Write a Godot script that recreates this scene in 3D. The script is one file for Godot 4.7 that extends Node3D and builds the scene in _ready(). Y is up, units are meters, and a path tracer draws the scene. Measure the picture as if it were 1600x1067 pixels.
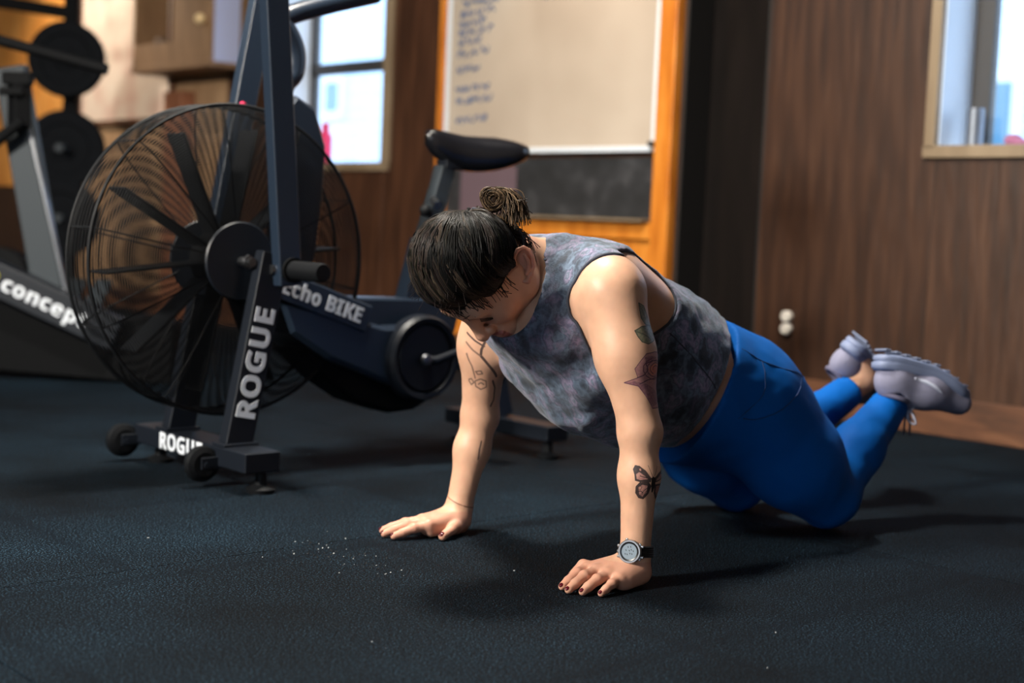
extends Node3D
# A gym with dark wood walls: a woman holds a push-up from her knees beside an air bike.
# World axes: the back wall runs along x at z = WALL_Z, its window light comes from -z, y is up, metres.

const WALL_Z := -4.49
const CEIL_Y := 3.2
var M := {}
var used_names := {}


func _ready() -> void:
	# --- camera
	var cam := Camera3D.new()
	cam.name = "camera"
	cam.position = Vector3(0, 0.68, 0)
	cam.rotation = Vector3(-0.08167, 0.84055, 0.04198)
	cam.fov = 26.566
	cam.near = 0.05
	cam.far = 200.0
	var lens := CameraAttributesPhysical.new()
	lens.frustum_focal_length = 50.83
	lens.frustum_focus_distance = 2.72
	lens.exposure_aperture = 2.2
	lens.frustum_near = 0.05
	lens.frustum_far = 200.0
	cam.attributes = lens
	add_child(cam)
	cam.current = true
	# --- sky and exposure
	var env := Environment.new()
	var sky_mat := ProceduralSkyMaterial.new()
	sky_mat.sky_top_color = Color(0.62, 0.76, 0.92)
	sky_mat.sky_horizon_color = Color(0.86, 0.91, 0.96)
	sky_mat.ground_bottom_color = Color(0.32, 0.33, 0.34)
	sky_mat.ground_horizon_color = Color(0.45, 0.47, 0.49)
	sky_mat.sky_energy_multiplier = 1.0
	var sky := Sky.new()
	sky.sky_material = sky_mat
	env.background_mode = Environment.BG_SKY
	env.sky = sky
	env.background_energy_multiplier = SKY_ENERGY
	env.tonemap_mode = Environment.TONE_MAPPER_LINEAR
	env.tonemap_exposure = 1.0
	env.sdfgi_enabled = true
	env.ssao_enabled = true
	env.ssil_enabled = true
	var we := WorldEnvironment.new()
	we.name = "sky_and_exposure"
	we.environment = env
	add_child(we)
	# --- lamps of the room and an added fill panel (each a glowing fitting with its light just below)
	make_materials()
	build_lamps()
	# --- structure, then things
	build_room()
	build_wall_fittings()
	build_bike()
	build_far_gear()
	build_person()


const SKY_ENERGY := 7.0


# ---------------------------------------------------------------- naming
func numbered(called: String) -> String:
	var k: int = used_names.get(called, 0)
	used_names[called] = k + 1
	return called if k == 0 else "%s_%03d" % [called, k]


func tag(o: Node, label: String, category: String, group := "") -> Node:
	o.set_meta("label", label)
	o.set_meta("category", category)
	if group != "":
		o.set_meta("group", group)
	return o


func thing(called: String, label: String, category: String, at := Vector3.ZERO, turn := 0.0, group := "") -> Node3D:
	var o := Node3D.new()
	o.name = numbered(called)
	o.position = at
	o.rotation.y = turn
	add_child(o)
	tag(o, label, category, group)
	return o


func obj(called: String, mesh: Mesh, parent: Node = null, mat: Material = null, at := Transform3D()) -> MeshInstance3D:
	var o := MeshInstance3D.new()
	o.name = called if parent else numbered(called)
	o.mesh = mesh
	o.transform = at
	if mat:
		o.material_override = mat
	if parent:
		parent.add_child(o, true)
	else:
		add_child(o)
	return o


func struct_node(called: String) -> Node3D:
	var o := Node3D.new()
	o.name = called
	add_child(o)
	o.set_meta("kind", "structure")
	return o


# ---------------------------------------------------------------- mesh builder
class MB:
	var v := PackedVector3Array()
	var n := PackedVector3Array()
	var c := PackedColorArray()
	var uv := PackedVector2Array()
	var ix := PackedInt32Array()
	var colour := Color.WHITE

	func vert(p: Vector3, nn: Vector3, t := Vector2.ZERO) -> int:
		v.append(p)
		n.append(nn)
		c.append(colour)
		uv.append(t)
		return v.size() - 1

	func tri(a: int, b: int, d: int) -> void:
		var f := (v[b] - v[a]).cross(v[d] - v[a])
		ix.append(a)
		if f.dot(n[a] + n[b] + n[d]) > 0.0:
			ix.append(d)
			ix.append(b)
		else:
			ix.append(b)
			ix.append(d)

	func quad(a: int, b: int, d: int, e: int) -> void:
		tri(a, b, d)
		tri(a, d, e)

	func flat(pts: Array) -> void:
		# a flat polygon fan facing the side its own winding (counter-clockwise) faces
		var nn: Vector3 = (pts[1] - pts[0]).cross(pts[2] - pts[0]).normalized()
		var s := v.size()
		for p in pts:
			vert(p, nn)
		for i in range(1, pts.size() - 1):
			tri(s, s + i, s + i + 1)

	# a box with rounded edges; t places it, size is the full size
	func box(t: Transform3D, size: Vector3, bevel := 0.003) -> MB:
		var h := size * 0.5
		var bv: float = min(bevel, min(h.x, min(h.y, h.z)) * 0.9)
		var id := {}
		for ax in 3:
			for s in [-1.0, 1.0]:
				for p in [-1.0, 1.0]:
					for q in [-1.0, 1.0]:
						var e := Vector3.ZERO
						var a1 := (ax + 1) % 3
						var a2 := (ax + 2) % 3
						e[ax] = s * h[ax]
						e[a1] = p * (h[a1] - bv)
						e[a2] = q * (h[a2] - bv)
						var nn := Vector3.ZERO
						nn[ax] = s
						var corner := Vector3.ZERO
						corner[ax] = s
						corner[a1] = p
						corner[a2] = q
						var t2 := Vector2(e[a1], e[a2])
						id[[ax, corner]] = vert(t * e, (t.basis * nn).normalized(), t2)
		for ax in 3:
			var a1 := (ax + 1) % 3
			var a2 := (ax + 2) % 3
			for s in [-1.0, 1.0]:
				var k := []
				for pq in [[-1, -1], [1, -1], [1, 1], [-1, 1]]:
					var cc := Vector3.ZERO
					cc[ax] = s
					cc[a1] = pq[0]
					cc[a2] = pq[1]
					k.append(id[[ax, cc]])
				quad(k[0], k[1], k[2], k[3])
			for p in [-1.0, 1.0]:
				for q in [-1.0, 1.0]:
					# the edge along ax
					var c0 := Vector3.ZERO
					var c1 := Vector3.ZERO
					c0[ax] = -1.0
					c1[ax] = 1.0
					c0[a1] = p
					c1[a1] = p
					c0[a2] = q
					c1[a2] = q
					quad(id[[a1, c0]], id[[a1, c1]], id[[a2, c1]], id[[a2, c0]])
		for x in [-1.0, 1.0]:
			for y in [-1.0, 1.0]:
				for z in [-1.0, 1.0]:
					var cc := Vector3(x, y, z)
					tri(id[[0, cc]], id[[1, cc]], id[[2, cc]])
		return self

	func bx(center: Vector3, size: Vector3, bevel := 0.003) -> MB:
		return box(Transform3D(Basis(), center), size, bevel)

	# a rectangular bar from a to b; w across (towards side), d through
	func bar(a: Vector3, b: Vector3, w: float, d: float, side: Vector3, bevel := 0.003) -> MB:
		var y := (b - a).normalized()
		var z := side.cross(y).normalized()
		var x := y.cross(z)
		return box(Transform3D(Basis(x, y, z), (a + b) * 0.5), Vector3(w, a.distance_to(b), d), bevel)

	# a round tube through points; radii one number or one per point; sx, the stretch across the first side vector
	func tube(pts: Array, radii, sides := 10, caps := true, closed := false, stretch := 1.0, side0 := Vector3.ZERO) -> MB:
		var cnt := pts.size()
		var s0 := v.size()
		var u := side0
		var first_t: Vector3 = (pts[1] - pts[0]).normalized()
		if u == Vector3.ZERO:
			u = Vector3.UP if absf(first_t.y) < 0.9 else Vector3.RIGHT
		u = (u - first_t * u.dot(first_t)).normalized()
		for i in cnt:
			var t: Vector3
			if closed:
				t = (pts[(i + 1) % cnt] - pts[(i + cnt - 1) % cnt]).normalized()
			else:
				t = (pts[min(i + 1, cnt - 1)] - pts[max(i - 1, 0)]).normalized()
			u = (u - t * u.dot(t)).normalized()
			var w := t.cross(u)
			var r: float = radii[i] if radii is Array or radii is PackedFloat32Array else radii
			for k in sides:
				var a := TAU * k / sides
				var dir := u * cos(a) + w * sin(a)
				vert(pts[i] + u * cos(a) * r * stretch + w * sin(a) * r, (u * cos(a) + w * sin(a) * stretch).normalized() if stretch != 1.0 else dir, Vector2(float(k) / sides, float(i) / cnt))
		var rows := cnt if closed else cnt - 1
		for i in rows:
			var i2 := (i + 1) % cnt
			for k in sides:
				var k2 := (k + 1) % sides
				quad(s0 + i * sides + k, s0 + i * sides + k2, s0 + i2 * sides + k2, s0 + i2 * sides + k)
		if caps and not closed:
			for e in [0, cnt - 1]:
				var t2: Vector3 = (pts[0] - pts[1]).normalized() if e == 0 else (pts[cnt - 1] - pts[cnt - 2]).normalized()
				var m := vert(pts[e], t2)
				var s1 := v.size()
				for k in sides:
					vert(v[s0 + e * sides + k], t2)
				for k in sides:
					tri(m, s1 + k, s1 + (k + 1) % sides)
		return self

	func ring(center: Vector3, axis: Vector3, radius: float, r: float, segs := 48, sides := 5) -> MB:
		var pts := []
		var u := axis.cross(Vector3.UP)
		if u.length() < 0.1:
			u = axis.cross(Vector3.RIGHT)
		u = u.normalized()
		var w := axis.normalized().cross(u)
		for i in segs:
			var a := TAU * i / segs
			pts.append(center + (u * cos(a) + w * sin(a)) * radius)
		return tube(pts, r, sides, false, true)

	# a turned profile of Vector2(radius, height along axis)
	func lathe(profile: Array, t: Transform3D, sides := 32) -> MB:
		for i in profile.size() - 1:
			var p: Vector2 = profile[i]
			var q: Vector2 = profile[i + 1]
			var e := q - p
			if e.length() < 1e-7:
				continue
			var nn := Vector2(e.y, -e.x).normalized()
			var s := v.size()
			for k in sides + 1:
				var a := TAU * k / sides
				var d := Vector3(cos(a), 0, sin(a))
				var nw := (t.basis * (d * nn.x + Vector3(0, nn.y, 0))).normalized()
				vert(t * (d * p.x + Vector3(0, p.y, 0)), nw)
				vert(t * (d * q.x + Vector3(0, q.y, 0)), nw)
			for k in sides:
				quad(s + k * 2, s + k * 2 + 1, s + k * 2 + 3, s + k * 2 + 2)
		return self

	# a flat outline (x, y) pushed along z by depth, both ways from the plane of t
	func prism(outline: PackedVector2Array, depth: float, t: Transform3D, bevel := 0.0) -> MB:
		var o := outline
		if Geometry2D.is_polygon_clockwise(o):
			o.reverse()
		var inner := o
		if bevel > 0.0:
			var got := Geometry2D.offset_polygon(o, -bevel, Geometry2D.JOIN_MITER)
			if got.size() == 1 and got[0].size() == o.size():
				inner = got[0]
				if Geometry2D.is_polygon_clockwise(inner):
					inner.reverse()
				# line the two outlines up
				var best := 0
				for i in inner.size():
					if inner[i].distance_to(o[0]) < inner[best].distance_to(o[0]):
						best = i
				var turned := PackedVector2Array()
				for i in inner.size():
					turned.append(inner[(i + best) % inner.size()])
				inner = turned
			else:
				bevel = 0.0
		var hz := depth * 0.5
		var cnt := o.size()
		var tris := Geometry2D.triangulate_polygon(inner)
		for s in [-1.0, 1.0]:
			var s0 := v.size()
			for p in inner:
				vert(t * Vector3(p.x, p.y, s * hz), t.basis * Vector3(0, 0, s), p)
			for i in range(0, tris.size(), 3):
				tri(s0 + tris[i], s0 + tris[i + 1], s0 + tris[i + 2])
		for i in cnt:
			var j := (i + 1) % cnt
			var e := o[j] - o[i]
			var nn := t.basis * Vector3(e.y, -e.x, 0).normalized()
			var zz := hz - bevel
			var a := vert(t * Vector3(o[i].x, o[i].y, -zz), nn)
			var b := vert(t * Vector3(o[j].x, o[j].y, -zz), nn)
			var d := vert(t * Vector3(o[j].x, o[j].y, zz), nn)
			var g := vert(t * Vector3(o[i].x, o[i].y, zz), nn)
			quad(a, b, d, g)
			if bevel > 0.0:
				for s in [-1.0, 1.0]:
					var nb := (nn + t.basis * Vector3(0, 0, s)).normalized()
					var a2 := vert(t * Vector3(o[i].x, o[i].y, s * zz), nb)
					var b2 := vert(t * Vector3(o[j].x, o[j].y, s * zz), nb)
					var d2 := vert(t * Vector3(inner[j].x, inner[j].y, s * hz), nb)
					var g2 := vert(t * Vector3(inner[i].x, inner[i].y, s * hz), nb)
					quad(a2, b2, d2, g2)
		return self

	func ellipsoid(center: Vector3, b: Basis, r: Vector3, rings := 10, segs := 14) -> MB:
		var s0 := v.size()
		for i in rings + 1:
			var th := PI * i / rings
			for k in segs + 1:
				var ph := TAU * k / segs
				var d := Vector3(sin(th) * cos(ph), cos(th), sin(th) * sin(ph))
				vert(center + b * (d * r), (b * (d / r)).normalized())
		for i in rings:
			for k in segs:
				var a := s0 + i * (segs + 1) + k
				quad(a, a + 1, a + segs + 2, a + segs + 1)
		return self

	func done(mat: Material = null, into: ArrayMesh = null) -> ArrayMesh:
		var arrays := []
		arrays.resize(Mesh.ARRAY_MAX)
		arrays[Mesh.ARRAY_VERTEX] = v
		arrays[Mesh.ARRAY_NORMAL] = n
		arrays[Mesh.ARRAY_COLOR] = c
		arrays[Mesh.ARRAY_TEX_UV] = uv
		arrays[Mesh.ARRAY_INDEX] = ix
		var m := into if into else ArrayMesh.new()
		m.add_surface_from_arrays(Mesh.PRIMITIVE_TRIANGLES, arrays)
		if mat:
			m.surface_set_material(m.get_surface_count() - 1, mat)
		return m


func text_mesh(words: String, size: float, depth: float, mat: Material, bold := 0.0, serif := false) -> TextMesh:
	var f := SystemFont.new()
	f.font_names = PackedStringArray(["Droid Serif" if serif else "Droid Sans"])
	f.font_weight = 700
	var fv := FontVariation.new()
	fv.base_font = f
	fv.variation_embolden = bold
	var t := TextMesh.new()
	t.text = words
	t.font = fv
	t.font_size = 64
	t.pixel_size = size / 64.0
	t.depth = depth
	t.material = mat
	return t


func arc_points(center: Vector3, u: Vector3, w: Vector3, r: float, a0: float, a1: float, cnt: int) -> Array:
	var out := []
	for i in cnt:
		var a := lerpf(a0, a1, float(i) / (cnt - 1))
		out.append(center + u * cos(a) * r + w * sin(a) * r)
	return out


# a smooth curve through points
func spline(pts: Array, per := 6) -> Array:
	var out := []
	for i in pts.size() - 1:
		var p0: Vector3 = pts[max(i - 1, 0)]
		var p1: Vector3 = pts[i]
		var p2: Vector3 = pts[i + 1]
		var p3: Vector3 = pts[min(i + 2, pts.size() - 1)]
		for k in per:
			var t := float(k) / per
			out.append(p1.cubic_interpolate(p2, p0, p3, t))
	out.append(pts[pts.size() - 1])
	return out


# ---------------------------------------------------------------- materials
func noise_tex(freq: float, octaves: int, size: int, ramp: Array, sd := 1, warp := 0.0, kind := FastNoiseLite.TYPE_SIMPLEX_SMOOTH) -> NoiseTexture2D:
	var f := FastNoiseLite.new()
	f.seed = sd
	f.noise_type = kind
	f.frequency = freq
	f.fractal_octaves = octaves
	if warp > 0.0:
		f.domain_warp_enabled = true
		f.domain_warp_amplitude = warp
		f.domain_warp_frequency = freq * 0.7
	var t := NoiseTexture2D.new()
	t.width = size
	t.height = size
	t.seamless = true
	t.noise = f
	if ramp.size():
		var g := Gradient.new()
		var offs := PackedFloat32Array()
		var cols := PackedColorArray()
		for e in ramp:
			offs.append(e[0])
			cols.append(e[1])
		g.offsets = offs
		g.colors = cols
		t.color_ramp = g
	return t


func bump_tex(freq: float, octaves: int, size: int, strength: float, sd := 5) -> NoiseTexture2D:
	var t := noise_tex(freq, octaves, size, [], sd)
	t.as_normal_map = true
	t.bump_strength = strength
	return t


func mat(c: Color, rough := 0.6, metal := 0.0, spec := 0.5) -> StandardMaterial3D:
	var m := StandardMaterial3D.new()
	m.albedo_color = c
	m.roughness = rough
	m.metallic = metal
	m.metallic_specular = spec
	return m


func tri_mat(tex: Texture2D, scale: Vector3, rough := 0.6, world := true, tint := Color.WHITE) -> StandardMaterial3D:
	var m := mat(tint, rough)
	m.albedo_texture = tex
	m.uv1_triplanar = true
	m.uv1_world_triplanar = world
	m.uv1_scale = scale
	return m


func glow(c: Color, energy: float) -> StandardMaterial3D:
	var m := mat(c, 0.5)
	m.emission_enabled = true
	m.emission = c
	m.emission_energy_multiplier = energy
	return m


func make_materials() -> void:
	var wood := noise_tex(0.012, 5, 512, [[0.0, Color8(56, 40, 31)], [0.35, Color8(72, 51, 39)], [0.6, Color8(84, 60, 46)], [1.0, Color8(102, 77, 61)]], 11, 20.0)
	M.panel = []
	for k in 3:
		var m := tri_mat(wood, Vector3(2.3, 0.22, 2.3), 0.42, true, [Color(0.78, 0.72, 0.66), Color(0.71, 0.64, 0.57), Color(0.83, 0.73, 0.64)][k])
		m.uv1_offset = Vector3(k * 0.37, k * 0.21, 0)
		m.normal_enabled = true
		m.normal_texture = bump_tex(0.03, 4, 512, 2.0, 12)
		m.normal_scale = 0.25
		M.panel.append(m)
	M.lit_tan_panel = tri_mat(noise_tex(0.012, 4, 256, [[0.0, Color8(150, 116, 84)], [1.0, Color8(178, 144, 110)]], 25, 10.0), Vector3(2.0, 0.3, 2.0), 0.6)  # pale plywood, its colour raised to carry strong lamp light on the wall
	M.baseboard = tri_mat(wood, Vector3(0.5, 2.0, 0.5), 0.5, true, Color(1.1, 0.98, 0.85))
	M.varnish = tri_mat(noise_tex(0.012, 5, 512, [[0.0, Color8(166, 92, 26)], [0.5, Color8(194, 116, 38)], [1.0, Color8(212, 138, 56)]], 21, 20.0), Vector3(2.0, 0.4, 2.0), 0.35)
	M.plywood = tri_mat(noise_tex(0.012, 5, 512, [[0.0, Color8(196, 124, 52)], [0.5, Color8(214, 146, 70)], [1.0, Color8(226, 164, 92)]], 22, 20.0), Vector3(1.2, 0.4, 1.2), 0.5)
	M.casing = tri_mat(noise_tex(0.012, 4, 256, [[0.0, Color8(116, 98, 76)], [1.0, Color8(142, 124, 100)]], 23, 10.0), Vector3(2.0, 0.4, 2.0), 0.5)
	M.door = tri_mat(noise_tex(0.012, 4, 256, [[0.0, Color8(14, 11, 10)], [1.0, Color8(25, 20, 18)]], 24, 10.0), Vector3(2.0, 0.3, 2.0), 0.8)
	M.door.metallic_specular = 0.2
	M.jamb_black = mat(Color8(14, 12, 12), 0.6)
	M.white_paint = mat(Color8(214, 222, 232), 0.5)
	M.plaster = mat(Color8(150, 140, 130), 0.9)
	M.ceiling = mat(Color8(120, 112, 104), 0.9)
	M.sash = mat(Color8(52, 50, 49), 0.5)
	var glass := mat(Color(0.9, 0.96, 1.0, 0.06), 0.03)
	glass.transparency = BaseMaterial3D.TRANSPARENCY_ALPHA
	M.glass = glass
	# rubber floor: black crumb with pale flecks
	var rub := noise_tex(0.16, 3, 1024, [[0.22, Color8(6, 10, 14)], [0.42, Color8(20, 31, 39)], [0.56, Color8(36, 50, 60)], [0.66, Color8(66, 82, 92)], [0.74, Color8(150, 160, 168)]], 31)
	M.rubber = []
	for k in 2:
		var m := tri_mat(rub, Vector3(1.15, 1.15, 1.15), 0.8, true, [Color(0.50, 0.64, 0.72), Color(0.47, 0.61, 0.69)][k])
		m.uv1_offset = Vector3(k * 0.3, 0, k * 0.6)
		m.normal_enabled = true
		m.normal_texture = bump_tex(0.2, 3, 1024, 6.0, 32)
		m.normal_scale = 0.7
		m.detail_enabled = true
		m.detail_albedo = noise_tex(0.006, 4, 512, [[0.0, Color8(96, 98, 102)], [0.35, Color8(150, 152, 154)], [0.6, Color8(176, 178, 180)], [1.0, Color8(224, 226, 226)]], 33, 30.0)
		m.detail_blend_mode = BaseMaterial3D.BLEND_MODE_MUL
		m.detail_uv_layer = BaseMaterial3D.DETAIL_UV_2
		m.uv2_triplanar = true
		m.uv2_world_triplanar = true
		m.uv2_scale = Vector3(0.35, 0.35, 0.35)
		m.metallic_specular = 0.2
		M.rubber.append(m)
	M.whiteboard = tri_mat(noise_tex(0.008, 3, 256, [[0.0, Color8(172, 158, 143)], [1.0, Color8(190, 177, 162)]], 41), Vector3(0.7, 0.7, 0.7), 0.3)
	M.chalk = tri_mat(noise_tex(0.01, 5, 512, [[0.0, Color8(18, 19, 21)], [0.55, Color8(30, 31, 34)], [1.0, Color8(60, 60, 63)]], 42, 30.0), Vector3(1.0, 1.0, 1.0), 0.8)
	M.marker = mat(Color8(60, 88, 128), 0.6)
	M.black_steel = mat(Color8(15, 20, 28), 0.45, 0.0, 0.4)
	M.blue_steel = mat(Color8(27, 38, 52), 0.36)
	M.black_matte = mat(Color8(5, 6, 8), 0.75, 0.0, 0.25)
	M.wire = mat(Color8(12, 14, 17), 0.55, 0.0, 0.35)
	M.blade = mat(Color8(9, 11, 14), 0.55, 0.0, 0.35)
	M.black_rubber = mat(Color8(10, 12, 15), 0.6, 0.0, 0.3)
	M.seat_vinyl = mat(Color8(20, 20, 24), 0.28)
	M.steel = mat(Color8(120, 122, 126), 0.35, 1.0)
	M.grey_alu = mat(Color8(50, 56, 61), 0.55, 0.0, 0.35)
	M.letter = mat(Color8(212, 218, 226), 0.5)
	M.yellow = mat(Color8(214, 206, 30), 0.5)
	M.pink = mat(Color8(214, 44, 92), 0.6)
	M.mauve = mat(Color8(92, 74, 82), 0.8)
	M.plate = tri_mat(noise_tex(0.03, 3, 256, [[0.0, Color8(8, 10, 13)], [1.0, Color8(17, 20, 25)]], 51), Vector3(3, 3, 3), 0.8)
	M.plate.metallic_specular = 0.25
	M.cream = tri_mat(noise_tex(0.006, 3, 512, [[0.0, Color8(206, 170, 156)], [0.5, Color8(222, 202, 186)], [1.0, Color8(228, 214, 198)]], 52), Vector3(0.9, 0.9, 0.9), 0.5)
	M.cubby = tri_mat(noise_tex(0.012, 4, 256, [[0.0, Color8(112, 84, 58)], [1.0, Color8(140, 108, 78)]], 53, 10.0), Vector3(2.0, 0.6, 2.0), 0.6)
	M.paper_blue = mat(Color8(176, 182, 214), 0.7)
	M.outlet = mat(Color8(226, 220, 210), 0.4)
	M.siding = mat(Color8(216, 234, 248), 0.7)
	M.siding_trim = mat(Color8(238, 240, 242), 0.6)
	M.far_glass = mat(Color8(64, 124, 150), 0.2)
	M.ground = mat(Color8(120, 120, 118), 0.9)
	M.galv = mat(Color8(110, 116, 126), 0.4, 0.6)


# ---------------------------------------------------------------- lamps
func panel_lamp(at: Vector3, size: Vector2, c: Color, energy: float, glow_energy: float, label: String, tilt := Vector3.ZERO) -> void:
	var t := thing("panel_light", label, "light", at)
	t.rotation = tilt
	var mb := MB.new()
	mb.bx(Vector3(0, 0.035, 0), Vector3(size.x + 0.06, 0.05, size.y + 0.06), 0.006)
	obj("housing", mb.done(M.white_paint), t)
	var g := MB.new()
	g.bx(Vector3(0, 0.004, 0), Vector3(size.x, 0.012, size.y), 0.003)
	obj("glowing_diffuser", g.done(glow(c, glow_energy)), t)
	var l := AreaLight3D.new()
	l.name = "lamp_light"
	l.area_size = size
	l.light_color = c
	l.light_energy = energy
	l.shadow_enabled = true
	l.set("area_range", 20.0)
	l.position = Vector3(0, -0.006, 0)
	l.rotation = Vector3(-PI / 2, 0, 0)
	t.add_child(l)


func spot_lamp(at: Vector3, towards: Vector3, c: Color, energy: float, angle: float, label: String) -> void:
	var t := thing("spot_lamp", label, "light", at)
	var b := Basis.looking_at((towards - at).normalized(), Vector3(0.1, 1, 0.05).normalized())
	var mb := MB.new()
	var tr := Transform3D(b * Basis(Vector3(1, 0, 0), Vector3(0, 0, -1), Vector3(0, 1, 0)), Vector3.ZERO)
	mb.lathe([Vector2(0, -0.12), Vector2(0.05, -0.12), Vector2(0.06, -0.1), Vector2(0.075, 0.02), Vector2(0.07, 0.02), Vector2(0.055, -0.03)], tr, 24)
	obj("shade", mb.done(M.black_matte), t)
	var g := MB.new()
	g.ellipsoid(b * Vector3(0, 0, 0.0), Basis(), Vector3(0.04, 0.04, 0.04))
	obj("glowing_bulb", g.done(glow(c, 6.0)), t)
	var rod := MB.new()
	rod.tube([Vector3(0, CEIL_Y - at.y, 0), b * Vector3(0, 0, 0.1)], 0.012, 8)
	obj("stem", rod.done(M.black_matte), t)
	var l := SpotLight3D.new()
	l.name = "lamp_light"
	l.light_color = c
	l.light_energy = energy
	l.spot_angle = angle
	l.spot_angle_attenuation = 0.6
	l.spot_range = 15.0
	l.spot_attenuation = 2.0
	l.light_size = 0.05
	l.shadow_enabled = true
	l.transform = Transform3D(b, b * Vector3(0, 0, -0.05))
	t.add_child(l)


func build_lamps() -> void:
	panel_lamp(Vector3(-2.98, 3.1, -2.08), Vector2(0.36, 0.36), Color(1.0, 0.97, 0.92), 18.0, 3.0, "square ceiling panel light between the woman and the air bike")
	panel_lamp(Vector3(-2.75, 2.75, 2.5), Vector2(0.6, 0.5), Color(1.0, 0.97, 0.92), 54.0, 3.0, "added square panel light tilted towards the woman from in front of her", Vector3(1.08, 0, 0))  # added fill for the frontal light on her near arm
	panel_lamp(Vector3(-7.4, 3.1, 0.2), Vector2(0.3, 1.2), Color(0.86, 0.93, 1.0), 2.0, 3.0, "long ceiling light beyond the rowing machine")
	spot_lamp(Vector3(-4.35, 2.75, -3.75), Vector3(-4.45, 0.85, -4.49), Color(1.0, 0.76, 0.5), 0.7, 38.0, "black spot lamp aimed at the framed whiteboard")
	spot_lamp(Vector3(-9.5, 2.8, -3.3), Vector3(-9.2, 1.2, -4.49), Color(1.0, 0.93, 0.84), 4.2, 55.0, "black spot lamp aimed at the notice board")


# ---------------------------------------------------------------- room
func build_room() -> void:
	# floor: a slab with rubber mats on it, butted together
	var fl := struct_node("floor")
	var mb := MB.new()
	mb.bx(Vector3(-4.5, -0.13, 0.25), Vector3(16.4, 0.22, 9.9), 0.002)
	obj("slab", mb.done(M.black_matte), fl)
	var xs := [-12.6, -11.61, -9.78, -7.95, -6.12, -4.29, -2.46, -0.63, 1.2, 3.5]
	var zs := [-4.49, -2.68, -0.85, 0.98, 2.81, 5.0]
	for i in xs.size() - 1:
		for j in zs.size() - 1:
			var g := MB.new()
			g.bx(Vector3((xs[i] + xs[i + 1]) / 2, -0.01, (zs[j] + zs[j + 1]) / 2), Vector3(xs[i + 1] - xs[i] - 0.0022, 0.02, zs[j + 1] - zs[j] - 0.003), 0.0016)
			obj("rubber_mat", g.done(M.rubber[(i + j) % 2]), fl)
	# ceiling and the walls out of view
	var ce := MB.new()
	ce.bx(Vector3(-4.5, CEIL_Y + 0.1, 0.25), Vector3(16.4, 0.2, 9.9), 0.002)
	obj("ceiling", ce.done(M.ceiling)).set_meta("kind", "structure")
	var wl := MB.new()
	wl.bx(Vector3(-12.7, CEIL_Y / 2, 0.25), Vector3(0.2, CEIL_Y, 9.9), 0.002)
	obj("wall_left", wl.done(M.plaster)).set_meta("kind", "structure")
	var wr := MB.new()
	wr.bx(Vector3(3.6, CEIL_Y / 2, 0.25), Vector3(0.2, CEIL_Y, 9.9), 0.002)
	obj("wall_right", wr.done(M.plaster)).set_meta("kind", "structure")
	# front wall behind the camera with one open roll-up door
	var wf := struct_node("wall_front")
	var zf := 5.1
	for r in [[-12.6, -7.6, 0.0, CEIL_Y], [-7.6, -3.4, 0.0, CEIL_Y], [-3.4, 0.4, 0.0, CEIL_Y], [0.4, 2.6, 2.4, CEIL_Y], [2.6, 3.5, 0.0, CEIL_Y]]:
		var g := MB.new()
		g.bx(Vector3((r[0] + r[1]) / 2, (r[2] + r[3]) / 2, zf), Vector3(r[1] - r[0], r[3] - r[2], 0.2), 0.001)
		obj("wall_piece", g.done(M.plaster), wf)
	# back wall: plywood panels in columns, broken by two windows and a doorway
	var wb := struct_node("wall_back")
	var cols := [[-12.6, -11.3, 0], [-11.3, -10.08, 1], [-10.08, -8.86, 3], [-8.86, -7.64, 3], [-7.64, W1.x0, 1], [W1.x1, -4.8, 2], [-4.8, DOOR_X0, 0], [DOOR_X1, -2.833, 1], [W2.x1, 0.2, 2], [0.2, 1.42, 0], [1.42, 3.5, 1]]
	for e in cols:
		wall_panel(wb, e[0], e[1], 0.0, CEIL_Y, e[2])
	wall_panel(wb, W1.x0, W1.x1, 0.0, W1.y0, 2)
	wall_panel(wb, W1.x0, W1.x1, W1.y1, CEIL_Y, 2)
	wall_panel(wb, W2.x0, W2.x1, 0.0, W2.y0, 0)
	wall_panel(wb, W2.x0, W2.x1, W2.y1, CEIL_Y, 0)
	wall_panel(wb, DOOR_X0, DOOR_X1, 2.15, CEIL_Y, 1)
	# baseboard
	for e in [[-12.5, DOOR_X0 - 0.0, 1], [DOOR_X1, 3.4, 2]]:
		var g := MB.new()
		g.bx(Vector3((e[0] + e[1]) / 2, 0.069, WALL_Z + 0.009), Vector3(e[1] - e[0], 0.138, 0.018), 0.004)
		obj("baseboard_back" if e[2] == 1 else "baseboard_right", g.done(M.baseboard)).set_meta("kind", "structure")
	build_window("window_1", W1, true)
	build_window("window_2", W2, false)
	# the dark doorway
	var d := struct_node("door_1")
	var j := MB.new()
	j.bx(Vector3(DOOR_X0 + 0.004, 1.075, WALL_Z - 0.078), Vector3(0.012, 2.15, 0.156), 0.002)
	obj("jamb", j.done(M.jamb_black), d)
	j = MB.new()
	j.bx(Vector3(DOOR_X1 - 0.004, 1.075, WALL_Z - 0.078), Vector3(0.012, 2.15, 0.156), 0.002)
	obj("jamb", j.done(M.jamb_black), d)
	j = MB.new()
	j.bx(Vector3((DOOR_X0 + DOOR_X1) / 2, 2.144, WALL_Z - 0.078), Vector3(DOOR_X1 - DOOR_X0, 0.012, 0.156), 0.002)
	obj("head", j.done(M.jamb_black), d)
	j = MB.new()
	j.bx(Vector3((DOOR_X0 + DOOR_X1) / 2, 1.075, WALL_Z - 0.18), Vector3(DOOR_X1 - DOOR_X0, 2.15, 0.045), 0.002)
	obj("leaf", j.done(M.door), d)
	j = MB.new()
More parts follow.
